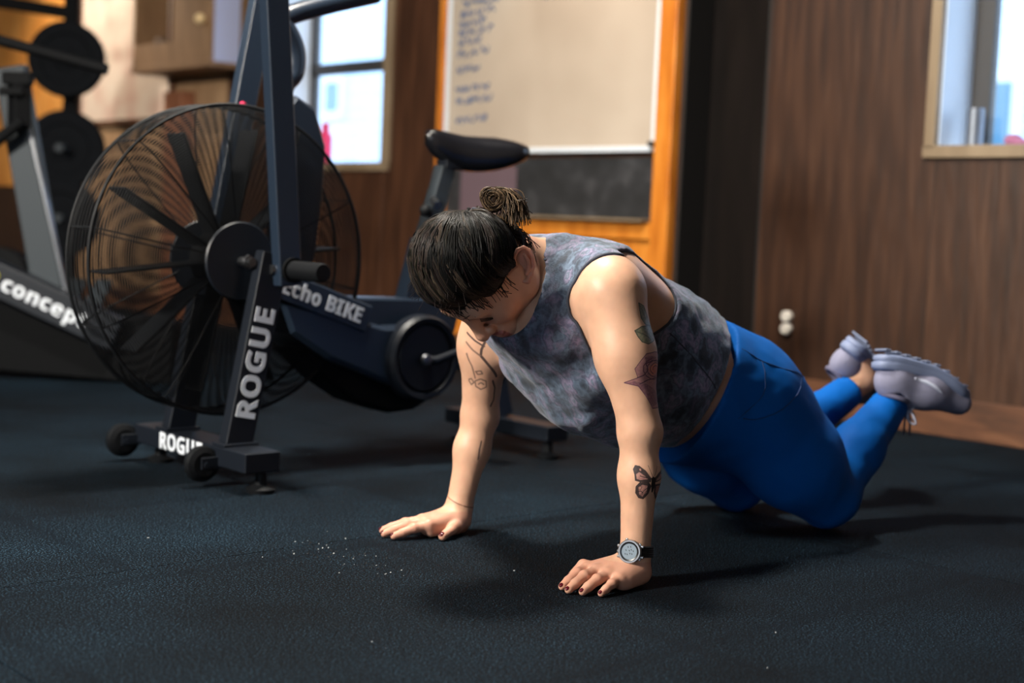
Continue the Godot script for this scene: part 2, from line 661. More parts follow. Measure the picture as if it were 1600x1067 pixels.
	j.bx(Vector3((DOOR_X0 + DOOR_X1) / 2, -0.02, WALL_Z - 0.12), Vector3(DOOR_X1 - DOOR_X0, 0.05, 0.24), 0.002)
	obj("threshold", j.done(M.jamb_black), d)
	# outside: the neighbour's white siding and the yard
	var yard := MB.new()
	yard.bx(Vector3(-4.5, -0.35, -24.0), Vector3(60, 0.2, 38), 0.01)
	var yd := obj("yard_ground", yard.done(M.ground))
	yd.set_meta("kind", "structure")
	var nb := thing("neighbour_building", "white sided building seen through both windows", "building", Vector3(-11.0, -0.25, -13.0))
	var sh := MB.new()
	sh.bx(Vector3(0, 3.0, -0.15), Vector3(26, 6.0, 0.1), 0.01)
	obj("wall", sh.done(M.siding), nb)
	for k in 30:
		var s := MB.new()
		var y := 0.1 + k * 0.2
		s.box(Transform3D(Basis(Vector3.RIGHT, deg_to_rad(-3.0)), Vector3(0, y, -0.075)), Vector3(26, 0.205, 0.02), 0.004)
		obj("siding_board", s.done(M.siding), nb)
	for w in NEIGHBOUR_WINDOWS:
		var fr := MB.new()
		fr.bx(Vector3(w[0], w[1], -0.03), Vector3(w[2] + 0.2, w[3] + 0.2, 0.06), 0.01)
		var fo := obj("window_frame", fr.done(M.siding_trim), nb)
		var pn := MB.new()
		pn.bx(Vector3(w[0], w[1], 0.002), Vector3(w[2], w[3], 0.012), 0.002)
		obj("pane", pn.done(M.far_glass), fo)


const W1 := {"x0": -7.067, "x1": -6.065, "y0": 0.953, "y1": 2.15}
const W2 := {"x0": -2.833, "x1": -1.75, "y0": 1.0, "y1": 2.15}
const DOOR_X0 := -4.025
const DOOR_X1 := -3.596
const NEIGHBOUR_WINDOWS := [[-7.98, 2.77, 0.36, 0.46], [3.42, 2.05, 0.34, 0.9], [-3.0, 2.2, 0.9, 1.2]]


func wall_panel(wb: Node, x0: float, x1: float, y0: float, y1: float, k: int) -> void:
	var g := MB.new()
	g.bx(Vector3((x0 + x1) / 2, (y0 + y1) / 2, WALL_Z - 0.11), Vector3(x1 - x0, y1 - y0, 0.22), 0.002)
	obj("wall_panel", g.done(M.lit_tan_panel if k == 3 else M.panel[k]), wb)


func build_window(called: String, w: Dictionary, two_sashes: bool) -> void:
	var t := struct_node(called)
	var x0: float = w.x0
	var x1: float = w.x1
	var y0: float = w.y0
	var y1: float = w.y1
	var xm := (x0 + x1) / 2
	var ym := (y0 + y1) / 2
	var cw := 0.045
	var boards := [[xm, y0 - cw / 2 + 0.012, x1 - x0 + 0.09, cw], [xm, y1 + cw / 2, x1 - x0 + 0.09, cw], [x0 - cw / 2 + 0.004, ym, cw, y1 - y0], [x1 + cw / 2, ym, cw + 0.02, y1 - y0]]
	for b in boards:
		var g := MB.new()
		g.bx(Vector3(b[0], b[1], WALL_Z + 0.008), Vector3(b[2], b[3], 0.026), 0.004)
		obj("casing", g.done(M.casing), t)
	# painted reveals
	for b in [[x0 + 0.004, ym, 0.008, y1 - y0], [x1 - 0.004, ym, 0.008, y1 - y0], [xm, y0 + 0.004, x1 - x0, 0.008], [xm, y1 - 0.004, x1 - x0, 0.008]]:
		var g := MB.new()
		g.bx(Vector3(b[0], b[1], WALL_Z - 0.106), Vector3(b[2], b[3], 0.205), 0.001)
		obj("reveal", g.done(M.white_paint), t)
	var zf := WALL_Z - 0.215
	var fw := 0.05
	var bars := []
	if two_sashes:
		var ymid := 1.5
		bars = [[x0 + fw / 2, ym, fw, y1 - y0], [x1 - 0.012, ym, 0.024, y1 - y0], [xm, y0 + 0.012, x1 - x0, 0.024], [xm, y1 - fw / 2, x1 - x0, fw], [xm, ymid, x1 - x0, 0.062]]
	else:
		bars = [[x0 + 0.04, ym, 0.08, y1 - y0], [x1 - 0.03, ym, 0.06, y1 - y0], [xm, y0 + 0.01, x1 - x0, 0.02], [xm, y1 - fw / 2, x1 - x0, fw]]
	for b in bars:
		var g := MB.new()
		g.bx(Vector3(b[0], b[1], zf), Vector3(b[2], b[3], 0.045), 0.004)
		obj("sash_bar", g.done(M.sash), t)
	var panes := [[y0, 1.5], [1.5, y1]] if two_sashes else [[y0, y1]]
	for p in panes:
		var g := MB.new()
		g.bx(Vector3(xm, (p[0] + p[1]) / 2, zf), Vector3(x1 - x0 - 0.02, p[1] - p[0] - 0.02, 0.004), 0.0005)
		obj("pane", g.done(M.glass), t)


func build_wall_fittings() -> void:
	# whiteboard over a chalkboard in one varnished frame
	var f := thing("board_frame", "varnished orange wood frame around whiteboard and chalkboard", "frame", Vector3(-4.83, 0.0, WALL_Z))
	var parts := [["post", 0.745, 1.45, 0.1, 2.5], ["post", -0.73, 1.35, 0.05, 2.3], ["rail", 0.0, 0.667, 1.40, 0.072], ["lower_panel", 0.02, 0.38, 1.46, 0.5]]
	for p in parts:
		var g := MB.new()
		var dz := 0.05 if p[0] != "lower_panel" else 0.02
		if p[4] == 0.072:
			dz = 0.045
		g.bx(Vector3(p[1], p[2], dz / 2), Vector3(p[3], p[4], dz), 0.006)
		obj(p[0], g.done(M.varnish), f)
	var led := MB.new()
	led.bx(Vector3(0.0, 0.712, 0.055), Vector3(1.36, 0.012, 0.07), 0.003)
	obj("chalk_ledge", led.done(M.casing), f)
	var w := thing("whiteboard", "whiteboard with rows of blurred blue marker writing", "whiteboard", Vector3(-4.83, 1.0, WALL_Z + 0.02))
	var wb := MB.new()
	wb.bx(Vector3(-0.002, 0.62, 0.006), Vector3(1.40, 1.24, 0.012), 0.002)
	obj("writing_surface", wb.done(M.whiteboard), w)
	var rim := MB.new()
	for b in [[-0.69, 0.62, 0.02, 1.24], [0.686, 0.62, 0.02, 1.24], [0, 0.012, 1.39, 0.024]]:
		rim.bx(Vector3(b[0], b[1], 0.014), Vector3(b[2], b[3], 0.022), 0.003)
	obj("white_trim", rim.done(M.white_paint), w)
	var cl := MB.new()
	cl.lathe([Vector2(0, 0.03), Vector2(0.012, 0.028), Vector2(0.016, 0.0)], Transform3D(Basis(Vector3.RIGHT, PI / 2), Vector3(0.69, 0.03, 0.02)), 16)
	obj("corner_clip", cl.done(M.grey_alu), w)
	var rng := RandomNumberGenerator.new()
	rng.seed = 7
	for row in WRITING:
		var ink := MB.new()
		var x: float = row[0]
		var y0: float = row[1]
		while x < row[0] + row[2]:
			var ww := rng.randf_range(0.03, 0.07)
			var pts := []
			var steps := 10
			for i in steps:
				pts.append(Vector3(x + ww * i / (steps - 1.0), y0 + rng.randf_range(-0.019, 0.019) + (x - row[0]) * 0.06, 0.0125))
			ink.tube(pts, 0.0050, 4)
			x += ww + rng.randf_range(0.006, 0.02)
		obj("marker_line", ink.done(M.marker), w)
	var c := MB.new()
	c.bx(Vector3(0, 0.0, 0.006), Vector3(1.37, 0.27, 0.012), 0.002)
	tag(obj("chalkboard", c.done(M.chalk), null, null, Transform3D(Basis(), Vector3(-4.83, 0.842, WALL_Z + 0.012))), "dusty black chalkboard strip below the whiteboard", "chalkboard")
	var po := MB.new()
	po.bx(Vector3(0, 0, 0.002), Vector3(0.40, 0.22, 0.003), 0.0006)
	tag(obj("mauve_paper", po.done(M.mauve), null, null, Transform3D(Basis(), Vector3(-5.2, 0.83, WALL_Z + 0.026))), "mauve sheet of paper on the chalkboard behind the bike seat", "paper")
	# outlet
	var o := thing("wall_outlet", "white double power outlet low on the brown wall", "outlet", Vector3(-3.431, 0.343, WALL_Z))
	for s in [-1.0, 1.0]:
		var g := MB.new()
		var tr := Transform3D(Basis(Vector3.RIGHT, PI / 2) * Basis.from_scale(Vector3(1.05, 1, 0.95)), Vector3(0, s * 0.024, 0.0))
		g.lathe([Vector2(0.0, 0.02), Vector2(0.018, 0.02), Vector2(0.0225, 0.016), Vector2(0.0225, 0.0)], tr, 24)
		obj("socket", g.done(M.outlet), o)
		var sl := MB.new()
		for q in [-1.0, 1.0]:
			sl.bx(Vector3(q * 0.007, s * 0.024 + 0.004, 0.0202), Vector3(0.0022, 0.008, 0.001), 0.0004)
		obj("slot", sl.done(M.black_matte), o)
	# things on the right window sill
	var jar := MB.new()
	jar.lathe([Vector2(0, 0), Vector2(0.026, 0), Vector2(0.03, 0.004), Vector2(0.03, 0.13), Vector2(0.027, 0.137), Vector2(0, 0.137)], Transform3D(Basis(), Vector3.ZERO), 32)
	tag(obj("metal_tumbler", jar.done(M.galv), null, null, Transform3D(Basis(), Vector3(-2.742, 1.008, WALL_Z - 0.09))), "grey metal tumbler on the right window sill", "tumbler")
	var blob := MB.new()
	blob.ellipsoid(Vector3(0, 0.022, 0), Basis(), Vector3(0.032, 0.022, 0.03))
	blob.ellipsoid(Vector3(0.03, 0.014, 0.012), Basis(), Vector3(0.03, 0.014, 0.02))
	tag(obj("pink_cloth", blob.done(mat(Color8(150, 92, 122), 0.8)), null, null, Transform3D(Basis(), Vector3(-2.575, 1.008, WALL_Z - 0.06))), "small crumpled mauve pink cloth on the right window sill", "cloth")
	# far left of the wall
	var cr := thing("notice_board", "large cream notice board with faint pink smudges and dark thin frame", "notice board", Vector3(-8.93, 1.25, WALL_Z))
	var cb := MB.new()
	cb.bx(Vector3(0, 0.5, 0.012), Vector3(1.26, 1.0, 0.02), 0.003)
	obj("surface", cb.done(M.cream), cr)
	for b in [[0.0, -0.012, 1.32, 0.03], [-0.645, 0.5, 0.03, 1.02], [0.645, 0.5, 0.03, 1.02]]:
		var g := MB.new()
		g.bx(Vector3(b[0], b[1], 0.018), Vector3(b[2], b[3], 0.036), 0.004)
		obj("frame_rail", g.done(M.baseboard), cr)
	var py := MB.new()
	py.bx(Vector3(0, 0, 0.008), Vector3(2.1, 1.6, 0.016), 0.003)
	tag(obj("plywood_sheet", py.done(M.plywood), null, null, Transform3D(Basis(), Vector3(-10.68, 1.6, WALL_Z))), "orange plywood sheet on the wall behind the weight plates", "board")
	# wall cubby with bits and pieces
	var cu := thing("wall_cubby", "brown wooden wall cubby with dark clutter at top left", "cubby", Vector3(-7.92, 1.5, WALL_Z))
	var shell := MB.new()
	shell.bx(Vector3(0.035, 0.02, 0.13), Vector3(0.95, 0.04, 0.26), 0.004)
	shell.bx(Vector3(0.035, 0.5, 0.01), Vector3(0.95, 1.0, 0.02), 0.004)
	shell.bx(Vector3(0.5, 0.52, 0.13), Vector3(0.02, 0.96, 0.24), 0.004)
	shell.bx(Vector3(0.06, 0.5, 0.13), Vector3(0.02, 0.96, 0.24), 0.004)
	shell.bx(Vector3(-0.43, 0.5, 0.13), Vector3(0.02, 0.96, 0.24), 0.004)
	shell.bx(Vector3(0.28, 0.52, 0.245), Vector3(0.44, 0.96, 0.02), 0.004)
	shell.bx(Vector3(-0.18, 0.1, 0.245), Vector3(0.50, 0.14, 0.02), 0.004)
	obj("body", shell.done(M.cubby), cu)
	var knob := MB.new()
	knob.ellipsoid(Vector3(0.42, 0.27, 0.275), Basis(), Vector3(0.035, 0.03, 0.03))
	obj("door_knob", knob.done(mat(Color8(230, 200, 150), 0.4)), cu)
	var pp := MB.new()
	pp.bx(Vector3(0.5135, 0.5, 0.15), Vector3(0.003, 0.94, 0.17), 0.001)
	tag(obj("blue_paper", pp.done(M.paper_blue), null, null, Transform3D(Basis(), Vector3(-7.92, 1.5, WALL_Z))), "pale blue paper strip pinned to the side of the wall cubby", "paper")
	var shelf_things := [[-0.40, 0.20, 0.10, 0.09, Color8(126, 112, 96), "short tan jar at the left end of the wall cubby"], [-0.28, 0.24, 0.10, 0.16, Color8(84, 66, 54), "brown jar second from the left in the wall cubby"], [-0.15, 0.22, 0.09, 0.12, Color8(110, 100, 90), "grey jar third from the left in the wall cubby"], [-0.03, 0.26, 0.09, 0.2, Color8(60, 50, 44), "tallest dark jar beside the wall cubby door"]]
	for s in shelf_things:
		var g := MB.new()
		g.lathe([Vector2(0, 0), Vector2(s[2] * 0.5, 0), Vector2(s[2] * 0.5, s[3]), Vector2(s[2] * 0.3, s[3] + 0.02), Vector2(0, s[3] + 0.02)], Transform3D(), 20)
		tag(obj("storage_jar", g.done(mat(s[4], 0.6)), null, null, Transform3D(Basis(), Vector3(-7.90 + s[0], 1.541, WALL_Z + 0.15))), s[5], "jar", "jars in the wall cubby")
	var po2 := MB.new()
	po2.bx(Vector3(0, 0.7, 0.05), Vector3(0.22, 1.4, 0.1), 0.006)
	tag(obj("wooden_post", po2.done(mat(Color8(138, 88, 62), 0.6)), null, null, Transform3D(Basis(), Vector3(-8.13, 0.0, WALL_Z))), "reddish wooden post standing below the wall cubby", "post")
	# crumbs of rubber and grit on the mats by her hands
	var grit := MB.new()
	for k in 130:
		var gx := -2.32 + rng.randfn(0.0, 0.09)
		var gz := -1.66 + rng.randfn(0.0, 0.035)
		if k > 90:
			gx = rng.randf_range(-2.9, -1.2)
			gz = rng.randf_range(-2.2, -1.3)
		var gs := rng.randf_range(0.0006, 0.0018)
		grit.colour = Color(0.01, 0.01, 0.011) if k % 3 else Color(0.3, 0.31, 0.31)
		grit.box(Transform3D(Basis(Vector3(rng.randf(), 1, rng.randf()).normalized(), rng.randf() * 3.0), Vector3(gx, gs * 0.4, gz)), Vector3(gs * rng.randf_range(1.0, 2.6), gs, gs * 1.4), 0.0002)
	var gm := mat(Color.WHITE, 0.8)
	gm.vertex_color_use_as_albedo = true
	var gr := obj("floor_grit", grit.done(gm))
	tag(gr, "scattered black and pale grit on the rubber floor before her hands", "grit")
	gr.set_meta("kind", "stuff")
	# a pink bottle on the left window sill
	var bt := thing("pink_bottle", "bright pink drinks bottle on the left window sill behind the fan", "bottle", Vector3(-6.72, 0.962, WALL_Z - 0.08))
	var bb := MB.new()
	bb.lathe([Vector2(0, 0), Vector2(0.036, 0), Vector2(0.04, 0.01), Vector2(0.04, 0.15), Vector2(0.022, 0.185), Vector2(0.022, 0.2)], Transform3D(), 24)
	obj("body", bb.done(M.pink), bt)
	var bc := MB.new()
	bc.lathe([Vector2(0.024, 0.198), Vector2(0.024, 0.225), Vector2(0.0, 0.228)], Transform3D(), 24)
	obj("cap", bc.done(M.pink), bt)


const WRITING := [[-0.6, 0.71, 0.20], [-0.61, 0.66, 0.24], [-0.62, 0.615, 0.17], [-0.62, 0.575, 0.25], [-0.62, 0.53, 0.17], [-0.62, 0.475, 0.17], [-0.62, 0.40, 0.17], [-0.63, 0.306, 0.26], [-0.62, 0.25, 0.23], [-0.62, 0.16, 0.22], [-0.05, 0.70, 0.25]]


# ---------------------------------------------------------------- the air bike (front towards +z, standing at x = BX)
const BX := -3.25


func letters(words: String, size: float, parent: Node, origin: Vector3, right: Vector3, up: Vector3, wide := 1.0, bold := 0.25, called := "lettering") -> void:
	var nrm := right.cross(up)
	var o := obj(called, text_mesh(words, size, 0.0016, M.letter, bold), parent, null, Transform3D(Basis(right * wide, up, nrm), origin))
	o.set_meta("label", "pale %s lettering" % words)


func build_bike() -> void:
	var t := thing("air_bike", "black and dark blue air bike with a large wire fan cage", "exercise bike", Vector3(BX, 0, -2.3))
	var off := Vector3(BX, 0, -2.3)
	var L := func(x: float, y: float, z: float) -> Vector3: return Vector3(x, y, z) - off
	# front stabilizer with wheels, lettering and feet
	var mb := MB.new()
	mb.box(Transform3D(Basis(), L.call(-3.255, 0.077, -1.87)), Vector3(0.565, 0.05, 0.1), 0.004)
	var st := obj("front_stabilizer", mb.done(M.black_steel), t)
	for x in [-3.545, -3.125]:
		var w := MB.new()
		w.lathe([Vector2(0, 0.016), Vector2(0.03, 0.017), Vector2(0.043, 0.012), Vector2(0.045, 0.0), Vector2(0.043, -0.012), Vector2(0.03, -0.017), Vector2(0, -0.016)], Transform3D(Basis(Vector3.BACK, PI / 2), L.call(x, 0.058, -1.79)), 28)
		obj("transport_wheel", w.done(M.black_rubber), st)
		var br := MB.new()
		br.bx(L.call(x + 0.024, 0.062, -1.805), Vector3(0.005, 0.03, 0.06), 0.002)
		br.tube([L.call(x - 0.02, 0.058, -1.79), L.call(x + 0.03, 0.058, -1.79)], 0.008, 10)
		obj("wheel_bracket", br.done(M.black_steel), st)
	for x in [-3.5, -2.995]:
		var ft := MB.new()
		ft.lathe([Vector2(0, 0), Vector2(0.034, 0), Vector2(0.036, 0.01), Vector2(0.016, 0.02), Vector2(0.012, 0.055), Vector2(0, 0.055)], Transform3D(Basis(), L.call(x, 0.0, -1.88)), 20)
		obj("levelling_foot", ft.done(M.black_rubber), st)
	letters("ROGUE", 0.058, st, L.call(-3.285, 0.077, -1.8185), Vector3.RIGHT, Vector3.UP, 1.15)
	# two leaning forks either side of the fan
	var fork_side := Vector3(0, 0, 1)
	for x in [-3.105, -3.395]:
		var f := MB.new()
		f.bar(L.call(x, 0.1, -1.872), L.call(x, 0.58, -1.965), 0.04, 0.078, Vector3.RIGHT, 0.004)
		var fo := obj("fork", f.done(M.black_steel), t)
		var gp := MB.new()
		gp.bx(L.call(x, 0.105, -1.872), Vector3(0.06, 0.008, 0.1), 0.002)
		obj("base_plate", gp.done(M.black_steel), fo)
		if x > -3.2:
			var up := (L.call(x, 0.58, -1.965) - L.call(x, 0.1, -1.872)).normalized() as Vector3
			letters("ROGUE", 0.074, fo, L.call(x + 0.0205, 0.305, -1.913), up, Vector3.RIGHT.cross(up), 1.14, 0.4)
	# fan: hub, paddles, cage
	var hubc: Vector3 = L.call(BX, 0.556, -1.905)
	var fan_r := 0.388
	var hub := MB.new()
	hub.lathe([Vector2(0, 0.05), Vector2(0.06, 0.05), Vector2(0.075, 0.03), Vector2(0.075, -0.03), Vector2(0.06, -0.05), Vector2(0, -0.05)], Transform3D(Basis(Vector3.BACK, PI / 2), hubc), 40)
	obj("fan_hub", hub.done(M.black_matte), t)
	for k in 10:
		var a := deg_to_rad(114.0 + 36.0 * k)
		# angle read with +z to the left of someone looking along -x, so cos goes to -z
		var e := Vector3(0, sin(a), -cos(a))
		var tn := Vector3(0, cos(a), sin(a))
		var b := MB.new()
		b.box(Transform3D(Basis(Vector3.RIGHT, e, Vector3.RIGHT.cross(e)), hubc + e * 0.205), Vector3(0.088, 0.27, 0.007), 0.003)
		obj("fan_blade", b.done(M.blade), t)
	var rim := MB.new()
	rim.ring(hubc + Vector3(0.058, 0, 0), Vector3.RIGHT, fan_r + 0.001, 0.0045, 96, 8)
	rim.ring(hubc - Vector3(0.058, 0, 0), Vector3.RIGHT, fan_r + 0.001, 0.0045, 96, 8)
	for k in 7:
		rim.ring(hubc + Vector3(-0.048 + 0.016 * k, 0, 0), Vector3.RIGHT, fan_r + 0.001, 0.0011, 96, 4)
	for k in 10:
		var e := Vector3(0, sin(TAU * (k + 0.3) / 10), cos(TAU * (k + 0.3) / 10))
		rim.tube([hubc + e * fan_r + Vector3(0.058, 0, 0), hubc + e * fan_r - Vector3(0.058, 0, 0)], 0.0022, 5)
	obj("cage_rim", rim.done(M.wire), t)
	for s in [1.0, -1.0]:
		var cage := MB.new()
		for k in 50:
			# rounded guard: rings follow a blunt curve from the hub cap out to the rim
			var q := guard_curve(0.24 + 0.76 * k / 49.0)
			cage.ring(hubc + Vector3(s * q.y, 0, 0), Vector3.RIGHT, q.x * fan_r, 0.00125, 80, 4)
		var cg := obj("cage_rings", cage.done(M.wire), t)
		cg.set_meta("kind", "stuff")
		for k in 10:
			var a := TAU * (k + 0.3) / 10
			var e := Vector3(0, sin(a), cos(a))
			var pts := []
			for i in 14:
				var q := guard_curve(0.22 + 0.78 * i / 13.0)
				pts.append(hubc + e * (q.x * fan_r) + Vector3(s * (q.y - 0.003), 0, 0))
			var sp := MB.new()
			sp.tube(pts, 0.0022, 5)
			obj("cage_spoke", sp.done(M.wire), t)
		var cap := MB.new()
		cap.lathe([Vector2(0, 0.006), Vector2(0.096, 0.006), Vector2(0.1, 0.0), Vector2(0.096, -0.004), Vector2(0, -0.004)], Transform3D(Basis(Vector3.BACK, -s * PI / 2), hubc + Vector3(s * 0.088, 0, 0)), 48)
		obj("hub_cap", cap.done(M.black_steel), t)
		var ax := MB.new()
		ax.tube([hubc + Vector3(s * 0.085, 0, 0), hubc + Vector3(s * 0.15, 0, 0)], 0.011, 12)
		ax.lathe([Vector2(0, 0.012), Vector2(0.017, 0.012), Vector2(0.019, 0.0), Vector2(0, 0)], Transform3D(Basis(Vector3.BACK, -s * PI / 2), hubc + Vector3(s * 0.125, 0, 0)), 6)
		obj("axle_nut", ax.done(M.steel), t)
	# moving levers with pegs at their pivots
	for s in [1.0, -1.0]:
		var x: float = BX + s * 0.178
		var top_z := -1.9 if s > 0 else -2.16
		var bot_z := -1.99 if s > 0 else -1.975
		var lv := MB.new()
		lv.bar(L.call(x, 0.5, bot_z), L.call(x, 1.5, top_z), 0.04, 0.066, Vector3.RIGHT, 0.005)
		var lo := obj("handle_lever", lv.done(M.blue_steel), t)
		var gr := MB.new()
		gr.tube([L.call(x, 1.48, top_z), L.call(x, 1.52, top_z + 0.03), L.call(x - s * 0.01, 1.53, top_z + 0.16)], 0.017, 12)
		obj("grip", gr.done(M.black_rubber), lo)
		var pv := MB.new()
		pv.tube([L.call(x - s * 0.05, 0.54, -1.99), L.call(x + s * 0.03, 0.54, -1.99)], 0.032, 20)
		obj("pivot_sleeve", pv.done(M.black_matte), lo)
		var bo := MB.new()
		bo.lathe([Vector2(0, 0.01), Vector2(0.012, 0.01), Vector2(0.014, 0.0)], Transform3D(Basis(Vector3.RIGHT, PI / 2), L.call(x - s * 0.01, 0.54, -1.955)), 10)
		obj("pivot_bolt", bo.done(M.steel), lo)
		var pg := MB.new()
		pg.tube([L.call(x + s * 0.02, 0.54, -1.99), L.call(x + s * 0.028, 0.54, -1.99), L.call(x + s * 0.03, 0.54, -1.99), L.call(x + s * 0.15, 0.54, -1.99), L.call(x + s * 0.155, 0.54, -1.99)], [0.02, 0.02, 0.024, 0.024, 0.021], 20)
		obj("foot_peg", pg.done(M.black_rubber), lo)
	# mast behind the fan with its cover, and the console boom
	var ms := MB.new()
	var pts := spline([L.call(BX, 0.46, -2.06), L.call(BX, 0.72, -2.08), L.call(BX, 0.98, -2.07), L.call(BX, 1.05, -2.105), L.call(BX, 1.12, -2.10), L.call(BX, 1.2, -2.04), L.call(BX, 1.27, -2.0)], 8)
	ms.tube(pts, 0.028, 14)
	ms.tube(spline([L.call(BX, 1.15, -2.03), L.call(BX, 1.19, -2.08), L.call(BX, 1.235, -2.2), L.call(BX, 1.285, -2.36)], 6), 0.026, 12)
	var mo := obj("mast", ms.done(M.blue_steel), t)
	var cov := MB.new()
	cov.prism(PackedVector2Array([Vector2(-2.06, 0.50), Vector2(-2.06, 0.95), Vector2(-2.09, 0.985), Vector2(-2.15, 0.955), Vector2(-2.185, 0.86), Vector2(-2.18, 0.7), Vector2(-2.16, 0.53)]), 0.09, Transform3D(Basis(Vector3.BACK, Vector3.UP, Vector3.LEFT), Vector3(0, 0, 2.3)), 0.008)
	obj("mast_cover", cov.done(M.blue_steel), mo)
	var con := MB.new()
	con.box(Transform3D(Basis(Vector3.RIGHT, deg_to_rad(-35)), L.call(BX, 1.36, -2.42)), Vector3(0.17, 0.14, 0.03), 0.008)
	obj("console", con.done(M.black_matte), mo)
	var rk := MB.new()
	rk.ellipsoid(L.call(-3.3, 0.955, -1.985), Basis(), Vector3(0.01, 0.01, 0.01))
	obj("red_knob", rk.done(M.pink), t)
	# main beam from the fork back to the cranks
	var bm := MB.new()
	bm.bar(L.call(-3.16, 0.515, -1.97), L.call(-3.16, 0.405, -2.30), 0.03, 0.074, Vector3.RIGHT, 0.004)
	var bo2 := obj("main_beam", bm.done(M.blue_steel), t)
	bm = MB.new()
	bm.bar(L.call(-3.34, 0.515, -1.97), L.call(-3.34, 0.405, -2.30), 0.03, 0.074, Vector3.RIGHT, 0.004)
	obj("main_beam", bm.done(M.blue_steel), t)
	var dn: Vector3 = (L.call(-3.16, 0.405, -2.30) - L.call(-3.16, 0.515, -1.97)).normalized()
	letters("Echo BIKE", 0.056, bo2, L.call(-3.144, 0.456, -2.148), dn, Vector3.RIGHT.cross(dn), 1.0, 0.3)
	var side := Transform3D(Basis(Vector3.BACK, Vector3.UP, Vector3.LEFT), Vector3(0, 0, 2.3))
	var tb := MB.new()
	tb.prism(PackedVector2Array([Vector2(-2.24, 0.462), Vector2(-2.62, 0.455), Vector2(-2.66, 0.43), Vector2(-2.64, 0.36), Vector2(-2.24, 0.38)]), 0.11, side, 0.006)
	obj("upper_beam", tb.done(M.blue_steel), t)
	var hs := MB.new()
	hs.prism(PackedVector2Array([Vector2(-2.02, 0.46), Vector2(-2.36, 0.385), Vector2(-2.52, 0.39), Vector2(-2.60, 0.33), Vector2(-2.58, 0.23), Vector2(-2.45, 0.2), Vector2(-2.18, 0.30), Vector2(-2.06, 0.37)]), 0.2, side, 0.012)
	obj("chain_housing", hs.done(M.blue_steel), t)
	var bg := MB.new()
	bg.prism(PackedVector2Array([Vector2(-2.1, 0.32), Vector2(-2.2, 0.235), Vector2(-2.3, 0.175), Vector2(-2.41, 0.14), Vector2(-2.5, 0.145), Vector2(-2.58, 0.185), Vector2(-2.62, 0.25), Vector2(-2.5, 0.33), Vector2(-2.3, 0.35)]), 0.13, side, 0.012)
	obj("lower_guard", bg.done(M.black_matte), t)
	var cc := MB.new()
	cc.lathe([Vector2(0, 0.012), Vector2(0.088, 0.012), Vector2(0.096, 0.004), Vector2(0.1, 0.016), Vector2(0.112, 0.018), Vector2(0.12, 0.004), Vector2(0.12, -0.03)], Transform3D(Basis(Vector3.BACK, -PI / 2), L.call(-3.135, 0.297, -2.48)), 48)
	obj("chain_cover", cc.done(M.black_steel), t)
	for s in [1.0, -1.0]:
		var cr := MB.new()
		cr.tube([L.call(BX + s * 0.125, 0.294, -2.47), L.call(BX + s * 0.145, 0.292, -2.5), L.call(BX + s * 0.15, 0.294 + s * 0.035, -2.47 - s * 0.16)], [0.014, 0.013, 0.011], 10)
		var co := obj("crank_arm", cr.done(M.black_steel), t)
		var pd := MB.new()
		pd.bx(L.call(BX + s * 0.205, 0.294 + s * 0.035, -2.47 - s * 0.16), Vector3(0.09, 0.022, 0.08), 0.006)
		obj("pedal", pd.done(M.black_rubber), co)
		var cn := MB.new()
		cn.lathe([Vector2(0, 0.012), Vector2(0.014, 0.01), Vector2(0.018, 0.0)], Transform3D(Basis(Vector3.BACK, -s * PI / 2), L.call(BX + s * 0.14, 0.294, -2.47)), 14)
		obj("crank_bolt", cn.done(M.steel), co)
	# seat tube, post and saddle
	var stb := MB.new()
	stb.bar(L.call(BX, 0.42, -2.50), L.call(BX, 0.62, -2.555), 0.055, 0.06, Vector3.RIGHT, 0.004)
	obj("seat_tube", stb.done(M.blue_steel), t)
	var sp2 := MB.new()
	sp2.bar(L.call(BX, 0.5, -2.522), L.call(BX, 0.83, -2.625), 0.045, 0.05, Vector3.RIGHT, 0.004)
	var spo := obj("seat_post", sp2.done(M.grey_alu), t)
	var kn := MB.new()
	kn.ellipsoid(L.call(BX + 0.05, 0.705, -2.52), Basis(), Vector3(0.018, 0.018, 0.018))
	kn.tube([L.call(BX + 0.05, 0.705, -2.52), L.call(BX, 0.69, -2.575)], 0.009, 8)
	obj("adjuster_knob", kn.done(M.black_rubber), spo)
	var sl := MB.new()
	sl.bx(L.call(BX, 0.84, -2.68), Vector3(0.05, 0.03, 0.14), 0.004)
	obj("seat_slider", sl.done(M.black_steel), spo)
	var lp := MB.new()
	lp.tube([L.call(BX + 0.02, 0.735, -2.57), L.call(BX + 0.06, 0.72, -2.555)], 0.012, 10)
	obj("post_clamp", lp.done(M.steel), spo)
	obj("saddle", saddle_mesh(Vector3(BX, 0.862, -2.62) - off), t, M.seat_vinyl)
	# back: sloping spine, upright and stabilizer
	var sp3 := MB.new()
	sp3.bar(L.call(BX, 0.36, -2.56), L.call(BX, 0.2, -2.86), 0.06, 0.06, Vector3.RIGHT, 0.004)
	sp3.bar(L.call(BX, 0.25, -2.83), L.call(BX, 0.1, -2.875), 0.06, 0.06, Vector3.RIGHT, 0.004)
	obj("rear_spine", sp3.done(M.blue_steel), t)
	var rs := MB.new()
	rs.box(Transform3D(Basis(), L.call(-3.235, 0.077, -2.88)), Vector3(0.47, 0.045, 0.085), 0.004)
	var rso := obj("rear_stabilizer", rs.done(M.black_steel), t)
	for x in [-3.43, -3.04]:
		var ft := MB.new()
		ft.lathe([Vector2(0, 0), Vector2(0.03, 0), Vector2(0.032, 0.01), Vector2(0.014, 0.02), Vector2(0.012, 0.06), Vector2(0, 0.06)], Transform3D(Basis(), L.call(x, 0.0, -2.88)), 20)
		obj("levelling_foot", ft.done(M.black_rubber), rso)


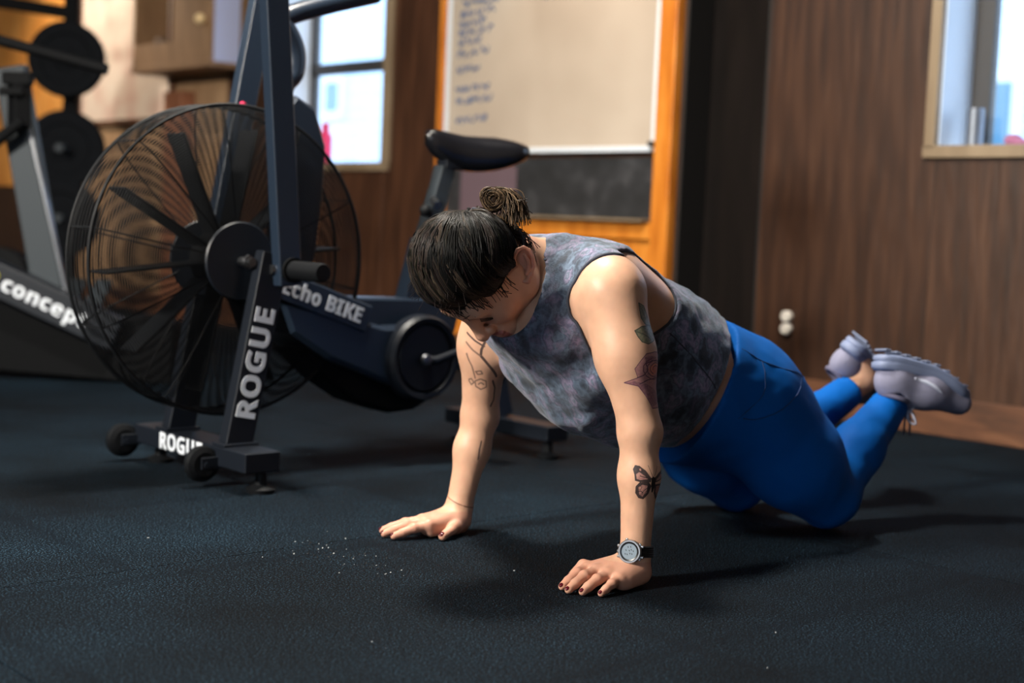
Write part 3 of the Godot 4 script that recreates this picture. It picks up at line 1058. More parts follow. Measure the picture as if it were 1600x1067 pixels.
# a guard's profile: x the share of the rim's radius, y the bulge, for a from 0 at the middle to 1 at the rim
func guard_curve(a: float) -> Vector2:
	return Vector2(a, 0.058 + 0.030 * pow(1.0 - pow(a, 6.0), 0.6))


func saddle_mesh(at: Vector3) -> ArrayMesh:
	# nose towards +z: cross-sections from nose to tail: [z, half width, top, bottom]
	var rows := [[0.078, 0.004, 0.060, 0.045], [0.07, 0.020, 0.071, 0.025], [0.045, 0.031, 0.074, 0.004], [0.0, 0.038, 0.070, -0.018], [-0.06, 0.048, 0.064, -0.034], [-0.12, 0.070, 0.064, -0.04], [-0.18, 0.098, 0.066, -0.036], [-0.23, 0.115, 0.062, -0.024], [-0.27, 0.108, 0.056, -0.008], [-0.292, 0.07, 0.046, 0.01], [-0.3, 0.012, 0.036, 0.026]]
	var mb := MB.new()
	var seg := 24
	for r in rows:
		for k in seg:
			var a := TAU * k / seg
			var cx: float = cos(a)
			var cy: float = sin(a)
			var px: float = r[1] * signf(cx) * pow(absf(cx), 0.75)
			var mid: float = (r[2] + r[3]) / 2
			var hy: float = (r[2] - r[3]) / 2
			mb.vert(at + Vector3(px, mid + hy * signf(cy) * pow(absf(cy), 0.8), r[0] * 0.86), Vector3(cx, cy, 0.001))
	for i in rows.size() - 1:
		for k in seg:
			var k2 := (k + 1) % seg
			mb.quad(i * seg + k, i * seg + k2, (i + 1) * seg + k2, (i + 1) * seg + k)
	smooth_normals(mb)
	return mb.done()


func smooth_normals(mb: MB) -> void:
	var acc := PackedVector3Array()
	acc.resize(mb.v.size())
	for i in range(0, mb.ix.size(), 3):
		var a := mb.ix[i]
		var b := mb.ix[i + 1]
		var c := mb.ix[i + 2]
		var f := (mb.v[c] - mb.v[a]).cross(mb.v[b] - mb.v[a])
		acc[a] += f
		acc[b] += f
		acc[c] += f
	for i in acc.size():
		mb.n[i] = acc[i].normalized()


# ---------------------------------------------------------------- gear at the far left
func build_far_gear() -> void:
	# rowing machine: sloping rail with lettering, grey upright, handle and brace
	var t := thing("rowing_machine", "black rowing machine with grey upright at the left edge", "rowing machine", Vector3(-5.3, 0, -2.25))
	var off := Vector3(-5.3, 0, -2.25)
	var fwd := Vector3(-0.745, 0, -0.667)
	var rt := Vector3(0.667, 0, -0.745)
	var c: Vector3 = fwd * 5.5
	var P := func(r: float, y: float, f := 0.0) -> Vector3: return fwd * (5.5 + f) + rt * r + Vector3(0, y, 0) - off
	var mb := MB.new()
	mb.bar(P.call(-2.35, 0.55), P.call(-1.5, 0.19), 0.07, 0.135, fwd, 0.01)
	var rail := obj("rail", mb.done(M.black_steel), t)
	var dir: Vector3 = (P.call(-1.5, 0.19) - P.call(-2.35, 0.55)).normalized()
	letters("concept", 0.08, rail, P.call(-1.775, 0.307, -0.037), dir, (-fwd).cross(dir), 1.15, 0.0)
	var yd := MB.new()
	yd.ellipsoid(P.call(-1.965, 0.40, -0.036), Basis(), Vector3(0.018, 0.018, 0.018))
	obj("yellow_dot", yd.done(M.yellow), rail)
	mb = MB.new()
	mb.bar(P.call(-1.775, 0.3, 0.05), P.call(-1.945, 1.19, 0.05), 0.05, 0.12, fwd, 0.006)
	var up := obj("upright", mb.done(M.grey_alu), t)
	mb = MB.new()
	mb.bar(P.call(-1.708, 0.33, 0.03), P.call(-1.87, 1.0, 0.03), 0.03, 0.014, fwd, 0.003)
	obj("edge_strip", mb.done(M.steel), up)
	mb = MB.new()
	mb.tube([P.call(-2.1, 1.31, -0.05), P.call(-1.55, 1.185, -0.05)], 0.021, 14)
	obj("handle_bar", mb.done(M.black_matte), t)
	mb = MB.new()
	mb.bx(P.call(-1.885, 1.04, -0.02), Vector3(0.07, 0.17, 0.07), 0.008)
	mb.box(Transform3D(Basis(Vector3.UP, 0.84), P.call(-1.89, 1.14, -0.03)), Vector3(0.11, 0.05, 0.05), 0.008)
	mb.box(Transform3D(Basis(Vector3.UP, 0.84), P.call(-1.90, 1.09, -0.06)), Vector3(0.09, 0.03, 0.04), 0.006)
	obj("monitor_bracket", mb.done(M.black_matte), t)
	mb = MB.new()
	mb.tube([P.call(-2.1, 0.80, -0.02), P.call(-1.86, 0.985, -0.05)], 0.022, 12)
	obj("brace", mb.done(M.black_matte), t)
	mb = MB.new()
	mb.lathe([Vector2(0, 0.08), Vector2(0.2, 0.08), Vector2(0.235, 0.05), Vector2(0.235, -0.05), Vector2(0.2, -0.08), Vector2(0, -0.08)], Transform3D(Basis(Vector3(0, 1, 0).cross(fwd) * -1.0, fwd, Vector3.UP), P.call(-2.03, 0.27, 0.12)), 40)
	obj("flywheel_housing", mb.done(M.black_matte), t)
	mb = MB.new()
	mb.bar(P.call(-2.2, 0.16, 0.1), P.call(-1.3, 0.12, 0.1), 0.26, 0.12, Vector3.UP, 0.02)
	mb.bar(P.call(-1.55, 0.06, 0.1), P.call(-1.55, 0.25, 0.05), 0.06, 0.06, fwd, 0.006)
	mb.bar(P.call(-2.05, 0.05, 0.12), P.call(-2.03, 0.27, 0.12), 0.06, 0.06, fwd, 0.006)
	obj("base_frame", mb.done(M.black_matte), t)
	for r in [-2.15, -1.35]:
		mb = MB.new()
		mb.lathe([Vector2(0, 0), Vector2(0.03, 0), Vector2(0.03, 0.02), Vector2(0, 0.02)], Transform3D(Basis(), P.call(r, 0.0, 0.1)), 16)
		obj("rubber_foot", mb.done(M.black_rubber), t)
	for r in [-1.72, -1.62]:
		mb = MB.new()
		mb.box(Transform3D(Basis(Vector3.UP, 0.84) * Basis(Vector3.RIGHT, 0.5), P.call(r, 0.33, 0.12)), Vector3(0.07, 0.03, 0.22), 0.01)
		obj("foot_rest", mb.done(M.grey_alu), t)
	# bumper plates on a post with pegs
	var axis := Vector3(0.80, 0.0, 0.60)
	var side := axis.cross(Vector3.UP)
	var base := Vector3(-8.18, 0, -3.76)
	var rk := thing("plate_tree", "black plate storage post with pegs beside the notice board", "plate rack", base)
	mb = MB.new()
	mb.bar(Vector3(0, 0.0, 0), Vector3(0, 2.1, 0), 0.08, 0.1, side, 0.006)
	mb.bar(side * -0.35 + Vector3(0, 0.04, 0), side * 0.35 + Vector3(0, 0.04, 0), 0.08, 0.08, axis, 0.006)
	mb.bar(axis * -0.3 + Vector3(0, 0.04, 0), axis * 0.3 + Vector3(0, 0.04, 0), 0.08, 0.08, side, 0.006)
	mb.bar(side * 0.6 + Vector3(0, 1.86, 0), side * -0.04 + Vector3(0, 1.79, 0), 0.07, 0.07, axis, 0.006)
	obj("post", mb.done(M.black_matte), rk)
	var hs := [[1.515, 0.03], [1.0, -0.04], [0.6, 0.0]]
	for h in hs:
		mb = MB.new()
		mb.tube([axis * 0.04 + Vector3(0, h[0], 0), axis * 0.3 + Vector3(0, h[0] + 0.0, 0)], 0.024, 14)
		obj("peg", mb.done(M.grey_alu), rk)
	var labels := ["black bumper plate on the topmost peg of the post", "black bumper plate on the middle peg of the post", "black bumper plate on the lowest peg of the post"]
	var rad := [0.218, 0.225, 0.225]
	for k in 3:
		var r: float = rad[k]
		mb = MB.new()
		mb.lathe([Vector2(0.026, 0.035), Vector2(0.06, 0.035), Vector2(0.065, 0.028), Vector2(0.14, 0.026), Vector2(0.15, 0.036), Vector2(r - 0.012, 0.036), Vector2(r, 0.026), Vector2(r, -0.026), Vector2(r - 0.012, -0.036), Vector2(0.026, -0.036), Vector2(0.026, 0.035)], Transform3D(Basis(side, axis, side.cross(axis)), base + axis * [0.13, 0.13, 0.215][k] + Vector3(0, hs[k][0], 0)), 56)
		tag(obj("bumper_plate", mb.done(M.plate)), labels[k], "weight plate", "bumper plates on the post")


# ---------------------------------------------------------------- distance grids, meshed as surface nets
class Grid:
	var o: Vector3
	var h: float
	var nx: int
	var ny: int
	var nz: int
	var d := PackedFloat32Array()

	func _init(lo: Vector3, hi: Vector3, cell: float) -> void:
		o = lo
		h = cell
		nx = int(ceil((hi.x - lo.x) / h)) + 1
		ny = int(ceil((hi.y - lo.y) / h)) + 1
		nz = int(ceil((hi.z - lo.z) / h)) + 1
		d.resize(nx * ny * nz)
		d.fill(1.0)

	func span(a: float, b: float, axis: int, most: int) -> Vector2i:
		return Vector2i(clampi(int(floor((a - o[axis]) / h)), 0, most), clampi(int(ceil((b - o[axis]) / h)) + 1, 0, most))

	# tapered capsule; n and s squash it along n. op 0 joins, 1 cuts away
	func cone(a: Vector3, b: Vector3, ra: float, rb: float, k := 0.02, op := 0, n := Vector3.ZERO, s := 1.0) -> void:
		var m: float = max(ra, rb) + k + 3.0 * h
		var sx := span(min(a.x, b.x) - m, max(a.x, b.x) + m, 0, nx)
		var sy := span(min(a.y, b.y) - m, max(a.y, b.y) + m, 1, ny)
		var sz := span(min(a.z, b.z) - m, max(a.z, b.z) + m, 2, nz)
		var squash := n != Vector3.ZERO
		var ba := b - a
		if squash:
			n = n.normalized()
			ba += n * ba.dot(n) * (s - 1.0)
		var inv: float = 1.0 / max(ba.length_squared(), 1e-9)
		var dr := rb - ra
		var kk: float = max(k, 1e-5)
		for z in range(sz.x, sz.y):
			for y in range(sy.x, sy.y):
				var i := (z * ny + y) * nx + sx.x
				for x in range(sx.x, sx.y):
					var p := o + Vector3(x, y, z) * h - a
					if squash:
						p += n * p.dot(n) * (s - 1.0)
					var t := clampf(p.dot(ba) * inv, 0.0, 1.0)
					var e := (p - ba * t).length() - ra - dr * t
					var c := d[i]
					if op == 0:
						var q := kk - absf(e - c)
						c = e if e < c else c
						if q > 0.0:
							c -= q * q * 0.25 / kk
					else:
						e = -e
						var q := kk - absf(e - c)
						c = e if e > c else c
						if q > 0.0:
							c += q * q * 0.25 / kk
					d[i] = c
					i += 1

	func ball(c: Vector3, r: float, k := 0.02, op := 0) -> void:
		cone(c, c + Vector3(0, 1e-4, 0), r, r, k, op)

	func ell(ce: Vector3, b: Basis, r: Vector3, k := 0.02, op := 0) -> void:
		var m: float = max(r.x, max(r.y, r.z)) + k + 3.0 * h
		var sx := span(ce.x - m, ce.x + m, 0, nx)
		var sy := span(ce.y - m, ce.y + m, 1, ny)
		var sz := span(ce.z - m, ce.z + m, 2, nz)
		var bt := b.transposed()
		var ir := Vector3.ONE / r
		var kk: float = max(k, 1e-5)
		for z in range(sz.x, sz.y):
			for y in range(sy.x, sy.y):
				var i := (z * ny + y) * nx + sx.x
				for x in range(sx.x, sx.y):
					var p := bt * (o + Vector3(x, y, z) * h - ce)
					var a := p * ir
					var k0 := a.length()
					var k1 := (a * ir).length()
					var e: float = k0 * (k0 - 1.0) / k1 if k1 > 1e-6 else -min(r.x, min(r.y, r.z))
					var c := d[i]
					if op == 1:
						e = -e
						var q := kk - absf(e - c)
						c = e if e > c else c
						if q > 0.0:
							c += q * q * 0.25 / kk
					else:
						var q := kk - absf(e - c)
						c = e if e < c else c
						if q > 0.0:
							c -= q * q * 0.25 / kk
					d[i] = c
					i += 1

	# keeps the side that nrm points away from
	func plane(p0: Vector3, nrm: Vector3) -> void:
		nrm = nrm.normalized()
		for z in nz:
			for y in ny:
				var i := (z * ny + y) * nx
				var base := (o + Vector3(0, y, z) * h - p0).dot(nrm)
				var st := nrm.x * h
				for x in nx:
					var e := base + st * x
					if e > d[i]:
						d[i] = e
					i += 1

	func ruffle(f: FastNoiseLite, amp: float, stretch: Basis) -> void:
		for z in nz:
			for y in ny:
				var i := (z * ny + y) * nx
				for x in nx:
					if absf(d[i]) < 4.0 * h:
						d[i] += amp * f.get_noise_3dv(stretch * (o + Vector3(x, y, z) * h))
					i += 1

	func at(p: Vector3) -> float:
		var q := (p - o) / h
		var x := clampi(int(q.x), 0, nx - 2)
		var y := clampi(int(q.y), 0, ny - 2)
		var z := clampi(int(q.z), 0, nz - 2)
		var f := q - Vector3(x, y, z)
		var i := (z * ny + y) * nx + x
		var sy := nx
		var sz := nx * ny
		var a := lerpf(lerpf(d[i], d[i + 1], f.x), lerpf(d[i + sy], d[i + sy + 1], f.x), f.y)
		var b := lerpf(lerpf(d[i + sz], d[i + sz + 1], f.x), lerpf(d[i + sz + sy], d[i + sz + sy + 1], f.x), f.y)
		return lerpf(a, b, f.z)

	# first point of the surface met from p along dir
	func hit(p: Vector3, dir: Vector3, reach := 0.4) -> Vector3:
		var t := 0.0
		var step := h * 0.5
		while t < reach:
			if at(p + dir * t) < 0.0:
				return p + dir * (t - step * 0.5)
			t += step
		return Vector3.INF

	func net(mb: MB, smooth := 1) -> void:
		var sy := nx
		var sz := nx * ny
		var lim := 3.0 * h
		var vid := PackedInt32Array()
		vid.resize(nx * ny * nz)
		vid.fill(-1)
		var cells := PackedInt32Array()
		var s0 := mb.v.size()
		var corner := [0, 1, sy, sy + 1, sz, sz + 1, sz + sy, sz + sy + 1]
		var cp := [Vector3(0, 0, 0), Vector3(1, 0, 0), Vector3(0, 1, 0), Vector3(1, 1, 0), Vector3(0, 0, 1), Vector3(1, 0, 1), Vector3(0, 1, 1), Vector3(1, 1, 1)]
		var edges := [[0, 1], [2, 3], [4, 5], [6, 7], [0, 2], [1, 3], [4, 6], [5, 7], [0, 4], [1, 5], [2, 6], [3, 7]]
		for z in nz - 1:
			for y in ny - 1:
				var i := (z * ny + y) * nx - 1
				for x in nx - 1:
					i += 1
					var c := d[i]
					if c > lim or c < -lim:
						continue
					var inside := c < 0.0
					if inside == (d[i + 1] < 0.0) and inside == (d[i + sy] < 0.0) and inside == (d[i + sz] < 0.0) and inside == (d[i + sy + 1] < 0.0) and inside == (d[i + sz + 1] < 0.0) and inside == (d[i + sz + sy] < 0.0) and inside == (d[i + sz + sy + 1] < 0.0):
						continue
					var sum := Vector3.ZERO
					var cnt := 0
					for e in edges:
						var a: float = d[i + corner[e[0]]]
						var b: float = d[i + corner[e[1]]]
						if (a < 0.0) != (b < 0.0):
							sum += (cp[e[0]] as Vector3).lerp(cp[e[1]], a / (a - b))
							cnt += 1
					vid[i] = mb.vert(o + (Vector3(x, y, z) + sum / cnt) * h, Vector3.UP)
					cells.append(i)
		var f0 := mb.ix.size()
		var steps := [1, sy, sz]
		for i in cells:
			var c := d[i] < 0.0
			for ax in 3:
				var st: int = steps[ax]
				if c == (d[i + st] < 0.0):
					continue
				var u: int = steps[(ax + 1) % 3]
				var w: int = steps[(ax + 2) % 3]
				if i - u - w < 0:
					continue
				var q0 := vid[i - u - w]
				var q1 := vid[i - w]
				var q2 := vid[i]
				var q3 := vid[i - u]
				if q0 < 0 or q1 < 0 or q2 < 0 or q3 < 0:
					continue
				if c:
					mb.ix.append_array(PackedInt32Array([q0, q2, q1, q0, q3, q2]))
				else:
					mb.ix.append_array(PackedInt32Array([q0, q1, q2, q0, q2, q3]))
		# relax a little so that no grid steps show
		for pass_ in smooth:
			var acc := PackedVector3Array()
			acc.resize(mb.v.size() - s0)
			var num := PackedFloat32Array()
			num.resize(mb.v.size() - s0)
			for k in range(f0, mb.ix.size(), 3):
				var a := mb.ix[k] - s0
				var b := mb.ix[k + 1] - s0
				var e := mb.ix[k + 2] - s0
				var pa := mb.v[a + s0]
				var pb := mb.v[b + s0]
				var pe := mb.v[e + s0]
				acc[a] += pb + pe
				acc[b] += pa + pe
				acc[e] += pa + pb
				num[a] += 2.0
				num[b] += 2.0
				num[e] += 2.0
			for k in acc.size():
				if num[k] > 0.0:
					mb.v[k + s0] = mb.v[k + s0].lerp(acc[k] / num[k], 0.5)
		var nn := PackedVector3Array()
		nn.resize(mb.v.size() - s0)
		for k in range(f0, mb.ix.size(), 3):
			var a := mb.ix[k]
			var b := mb.ix[k + 1]
			var e := mb.ix[k + 2]
			var f := (mb.v[e] - mb.v[a]).cross(mb.v[b] - mb.v[a])
			nn[a - s0] += f
			nn[b - s0] += f
			nn[e - s0] += f
		for k in nn.size():
			mb.n[k + s0] = nn[k].normalized()


# ---------------------------------------------------------------- the woman: she faces +z, her left is +x
const PX := -2.13
const HEAD_AT := Vector3(0.0, 0.591, -1.813)
const HEAD_S := 1.09
var head_b := Basis()
var skin_grid: Grid
var wrist_grid: Grid
# joints, x counted from her middle
const SH_L := Vector3(0.192, 0.548, -1.992)
const EL_L := Vector3(0.260, 0.284, -2.010)
const WR_L := Vector3(0.266, 0.058, -2.008)
const SH_R := Vector3(-0.19, 0.535, -2.02)
const EL_R := Vector3(-0.264, 0.245, -2.058)
const WR_R := Vector3(-0.276, 0.052, -2.018)


func hp(x: float, y: float, z: float) -> Vector3:
	return HEAD_AT + head_b * (Vector3(x, y, z) * HEAD_S)


func torso_into(g: Grid, fat: float) -> void:
	var up := Vector3(0, 0.93, 0.37)
	g.cone(Vector3(0, 0.525, -2.03), Vector3(0, 0.42, -2.26), 0.158 + fat, 0.165 + fat, 0.03, 0, up, 1.32)
	g.cone(Vector3(0, 0.42, -2.26), Vector3(0, 0.315, -2.5), 0.165 + fat, 0.172 + fat, 0.05, 0, up, 1.25)
	for s in [-1.0, 1.0]:
		# shoulder girdle, shoulder blades, chest
		g.cone(Vector3(s * 0.05, 0.595, -2.01), Vector3(s * 0.16, 0.572, -2.0), 0.045 + fat, 0.055 + fat, 0.05)
		g.cone(Vector3(s * 0.09, 0.572, -2.09), Vector3(s * 0.11, 0.485, -2.22), 0.066 + fat, 0.06 + fat, 0.05)
		g.cone(Vector3(s * 0.08, 0.45, -2.055), Vector3(s * 0.085, 0.41, -2.075), 0.08 + fat, 0.085 + fat, 0.05)
	g.ell(Vector3(0, 0.365, -2.27), Basis(Vector3.RIGHT, 0.35), Vector3(0.168 + fat, 0.142 + fat, 0.17 + fat), 0.05)


func arm_into(g: Grid, sh: Vector3, el: Vector3, wr: Vector3, s: float) -> void:
	var a := sh.lerp(el, 0.42) + Vector3(s * 0.006, 0, 0.004)
	g.cone(sh, a, 0.063, 0.052, 0.05)
	g.cone(a, el + Vector3(0, 0.02, 0), 0.0515, 0.0390, 0.04)
	var f := el.lerp(wr, 0.33) + Vector3(s * 0.003, 0, 0)
	g.cone(el, f, 0.0372, 0.0352, 0.03)
	g.cone(f, wr, 0.0354, 0.0280, 0.03)
	# bony elbow points
	g.ball(el + Vector3(s * 0.004, 0.006, -0.020), 0.013, 0.03)


func leg_into(g: Grid, s: float, fat: float) -> void:
	var hip := Vector3(s * 0.09, 0.285, -2.545)
	var knee := Vector3(0.148, 0.078, -2.775) if s > 0 else Vector3(-0.115, 0.072, -2.765)
	var ankle := Vector3(0.125, 0.315, -3.10) if s > 0 else Vector3(-0.035, 0.315, -3.17)
	var mid := hip.lerp(knee, 0.55) + Vector3(s * 0.012, 0.0, 0.01)
	g.cone(hip, mid, 0.125 + fat, 0.105 + fat, 0.05)
	g.cone(mid, knee, 0.105 + fat, 0.072 + fat, 0.04)
	var calf := knee.lerp(ankle, 0.38) + Vector3(0, 0.012, 0)
	g.cone(knee + Vector3(0, 0.01, -0.015), calf, 0.062 + fat, 0.056 + fat, 0.025)
	g.cone(calf, ankle, 0.056 + fat, 0.034 + fat, 0.03)


func pelvis_into(g: Grid, fat: float) -> void:
	g.cone(Vector3(0, 0.325, -2.43), Vector3(0, 0.29, -2.56), 0.17 + fat, 0.165 + fat, 0.04, 0, Vector3(0, 0.85, 0.5), 1.22)
	for s in [-1.0, 1.0]:
		g.cone(Vector3(s * 0.08, 0.318, -2.545), Vector3(s * 0.09, 0.275, -2.595), 0.112 + fat, 0.105 + fat, 0.04)
	g.ell(Vector3(0, 0.29, -2.40), Basis(Vector3.RIGHT, 0.4), Vector3(0.15 + fat, 0.10 + fat, 0.13 + fat), 0.05)


const HAND_L := [[Vector3(0.272, 0.040, -1.985), Vector3(0.232, 0.030, -1.955), Vector3(0.190, 0.030, -1.945), Vector3(0.190, 0.010, -1.915)], [Vector3(0.215, 0.029, -1.932), Vector3(0.220, 0.026, -1.900), Vector3(0.226, 0.016, -1.872), Vector3(0.230, 0.009, -1.853)], [Vector3(0.241, 0.030, -1.930), Vector3(0.246, 0.027, -1.893), Vector3(0.251, 0.017, -1.865), Vector3(0.254, 0.009, -1.846)], [Vector3(0.266, 0.028, -1.936), Vector3(0.271, 0.024, -1.902), Vector3(0.275, 0.015, -1.876), Vector3(0.278, 0.009, -1.859)], [Vector3(0.287, 0.023, -1.945), Vector3(0.295, 0.019, -1.917), Vector3(0.300, 0.013, -1.897), Vector3(0.303, 0.008, -1.882)]]
const HAND_R := [[Vector3(-0.262, 0.034, -2.0), Vector3(-0.240, 0.024, -1.98), Vector3(-0.225, 0.018, -1.955), Vector3(-0.217, 0.010, -1.927)], [Vector3(-0.252, 0.028, -1.915), Vector3(-0.262, 0.024, -1.884), Vector3(-0.270, 0.015, -1.860), Vector3(-0.276, 0.009, -1.842)], [Vector3(-0.272, 0.031, -1.918), Vector3(-0.286, 0.027, -1.884), Vector3(-0.297, 0.017, -1.857), Vector3(-0.305, 0.009, -1.838)], [Vector3(-0.294, 0.030, -1.932), Vector3(-0.311, 0.025, -1.898), Vector3(-0.324, 0.016, -1.872), Vector3(-0.334, 0.009, -1.855)], [Vector3(-0.310, 0.026, -1.955), Vector3(-0.330, 0.021, -1.930), Vector3(-0.345, 0.014, -1.908), Vector3(-0.356, 0.009, -1.892)]]


func hand_into(g: Grid, fingers: Array, wr: Vector3, s: float) -> void:
	arm_into(g, SH_L if s > 0 else SH_R, EL_L if s > 0 else EL_R, wr, s)
	g.cone(wr, wr + Vector3(0, -0.018, 0.004), 0.0285, 0.026, 0.012)
	var heel := wr + Vector3(0, -0.030, -0.002)
	for k in range(1, 5):
		var m: Vector3 = fingers[k][0]
		g.cone(wr + Vector3(s * (k - 2.5) * 0.008, -0.018, 0.004), m, 0.0215, 0.0135, 0.012)
		g.cone(heel + Vector3(s * (k - 2.5) * 0.010, 0.002, 0.008), Vector3(m.x, 0.0145, m.z - 0.008), 0.021, 0.0125, 0.012)
	# pads of the palm
	g.cone(heel + Vector3(s * 0.016, -0.006, 0), Vector3(fingers[4][0].x, 0.016, fingers[4][0].z - 0.02), 0.018, 0.0145, 0.012)
	g.cone(fingers[0][0] + Vector3(0, -0.014, 0), fingers[0][1] + Vector3(0, -0.006, 0), 0.019, 0.0145, 0.012)
	for k in 5:
		var f: Array = fingers[k]
		var r: Array = [0.0125, 0.0115, 0.0108, 0.0094] if k == 0 else ([0.0114, 0.0103, 0.0094, 0.0079] if k < 4 else [0.0098, 0.0088, 0.0080, 0.0068])
		for q in 3:
			if k == 0 and q == 0:
				continue
			g.cone(f[q], f[q + 1], r[q], r[q + 1], 0.0035)
		g.ball(f[1], r[1] + 0.0006, 0.003)
	# knuckles
	for k in range(1, 5):
		g.ball(fingers[k][0] + Vector3(0, 0.001, 0), 0.0105, 0.008)


func nail_mesh(f: Array, r: float) -> ArrayMesh:
	var dir: Vector3 = (f[3] - f[2]).normalized()
	var side := dir.cross(Vector3.UP).normalized()
	var up := side.cross(dir)
	var mb := MB.new()
	mb.ellipsoid(f[3] + up * (r * 0.62) + dir * 0.0012, Basis(side, up, side.cross(up)).rotated(side, 0.0), Vector3(r * 0.72, r * 0.5, r * 1.0), 8, 12)
	return mb.done()


func head_into(g: Grid) -> void:
	g.ell(hp(0, 0.024, 0.002), head_b, Vector3(0.074, 0.088, 0.080) * HEAD_S, 0.02)
	g.ell(hp(0, -0.02, 0.03), head_b, Vector3(0.066, 0.085, 0.060) * HEAD_S, 0.03)
	for s in [-1.0, 1.0]:
		g.cone(hp(s * 0.052, -0.065, 0.005), hp(0, -0.108, 0.064), 0.024, 0.022, 0.03)
		g.cone(hp(s * 0.056, -0.03, -0.005), hp(s * 0.052, -0.065, 0.005), 0.022, 0.024, 0.03)
		g.ball(hp(s * 0.046, -0.036, 0.060), 0.026, 0.03)
		g.ball(hp(s * 0.033, -0.010, 0.101), 0.020, 0.022, 1)
		g.ell(hp(s * 0.032, -0.011, 0.073), head_b, Vector3(0.0165, 0.0135, 0.0145), 0.006)
	g.cone(hp(-0.04, 0.012, 0.080), hp(0.04, 0.012, 0.080), 0.014, 0.014, 0.025)
	g.ball(hp(0, -0.112, 0.074), 0.020, 0.02)
	g.cone(hp(0, 0.0, 0.086), hp(0, -0.046, 0.108), 0.009, 0.012, 0.015)
	g.ball(hp(0, -0.052, 0.109), 0.0135, 0.008)
	for s in [-1.0, 1.0]:
		g.ball(hp(s * 0.0125, -0.055, 0.098), 0.0095, 0.006)
	g.ell(hp(0, -0.090, 0.078), head_b, Vector3(0.034, 0.030, 0.020), 0.02)
	g.ell(hp(0, -0.0785, 0.096), head_b, Vector3(0.025, 0.0065, 0.008), 0.004)
	g.ell(hp(0, -0.0905, 0.094), head_b, Vector3(0.022, 0.0075, 0.009), 0.004)
	g.cone(hp(-0.022, -0.084, 0.103), hp(0.022, -0.084, 0.103), 0.0022, 0.0022, 0.003, 1)
	for s in [-1.0, 1.0]:
		g.ball(hp(s * 0.0065, -0.0635, 0.107), 0.0036, 0.003, 1)


func neck_into(g: Grid) -> void:
	g.cone(hp(0, -0.045, -0.034), Vector3(0, 0.575, -2.02), 0.058, 0.064, 0.035)


func ear_into(mb: MB, s: float) -> void:
	var eu := (head_b * Vector3(0, 0.60, -0.80)).normalized()
	var ef := (head_b * Vector3(0, 0.80, 0.60)).normalized()
	var ex := Vector3(s, 0, 0)
	var eb := (-ef * 0.87 + ex * 0.5).normalized()
	var en := (ex * 0.87 + ef * 0.5).normalized()
	var c := hp(s * 0.076, -0.030, -0.016)
	var g := Grid.new(c - Vector3(0.05, 0.05, 0.05), c + Vector3(0.05, 0.05, 0.05), 0.0017)
	var at := func(u: float, b: float, n := 0.0) -> Vector3: return c + (eu * u + eb * b + en * n) * 1.22
	var helix := [[-0.003, -0.004, 0.003, 0.0030], [0.008, -0.010, 0.004, 0.0032], [0.020, -0.009, 0.004, 0.0036], [0.029, -0.001, 0.004, 0.0038], [0.030, 0.009, 0.003, 0.0038], [0.023, 0.017, 0.002, 0.0036], [0.010, 0.020, 0.002, 0.0034], [-0.004, 0.018, 0.002, 0.0034], [-0.015, 0.012, 0.002, 0.0042], [-0.024, 0.004, 0.003, 0.0058], [-0.022, -0.005, 0.002, 0.0050], [-0.012, -0.010, 0.0, 0.004]]
	g.ell(at.call(0.004, 0.004, -0.004), Basis(eu, eb, en), Vector3(0.032, 0.019, 0.0045), 0.004)
	for i in helix.size() - 1:
		var a: Array = helix[i]
		var b: Array = helix[i + 1]
		g.cone(at.call(a[0], a[1], a[2]), at.call(b[0], b[1], b[2]), a[3], b[3], 0.002)
	var anti := [[0.018, 0.008, 0.003], [0.006, 0.012, 0.004], [-0.006, 0.010, 0.004], [-0.013, 0.004, 0.003]]
	for i in 3:
		g.cone(at.call(anti[i][0], anti[i][1], anti[i][2]), at.call(anti[i + 1][0], anti[i + 1][1], anti[i + 1][2]), 0.0034, 0.0034, 0.003)
	g.cone(at.call(-0.010, -0.010, 0.003), at.call(-0.002, -0.011, 0.004), 0.0042, 0.0032, 0.003)
	g.ell(at.call(-0.001, 0.0, 0.004), Basis(eu, eb, en), Vector3(0.010, 0.0075, 0.0065), 0.002, 1)
	g.cone(at.call(0.002, 0.0, -0.012), at.call(-0.008, -0.012, -0.016), 0.012, 0.012, 0.006)
	g.net(mb, 1)


func skin_colour(p: Vector3, f: FastNoiseLite) -> Color:
	var k := 1.0 + 0.10 * f.get_noise_3dv(p * 30.0) + 0.10 * f.get_noise_3dv(p * 9.0)
	var c := Color(0.57, 0.33, 0.22) * k
	# redder hands and knuckles, a warm face
	if p.y < 0.05:
		c = c.lerp(Color(0.52, 0.25, 0.18), 0.6)
	return c


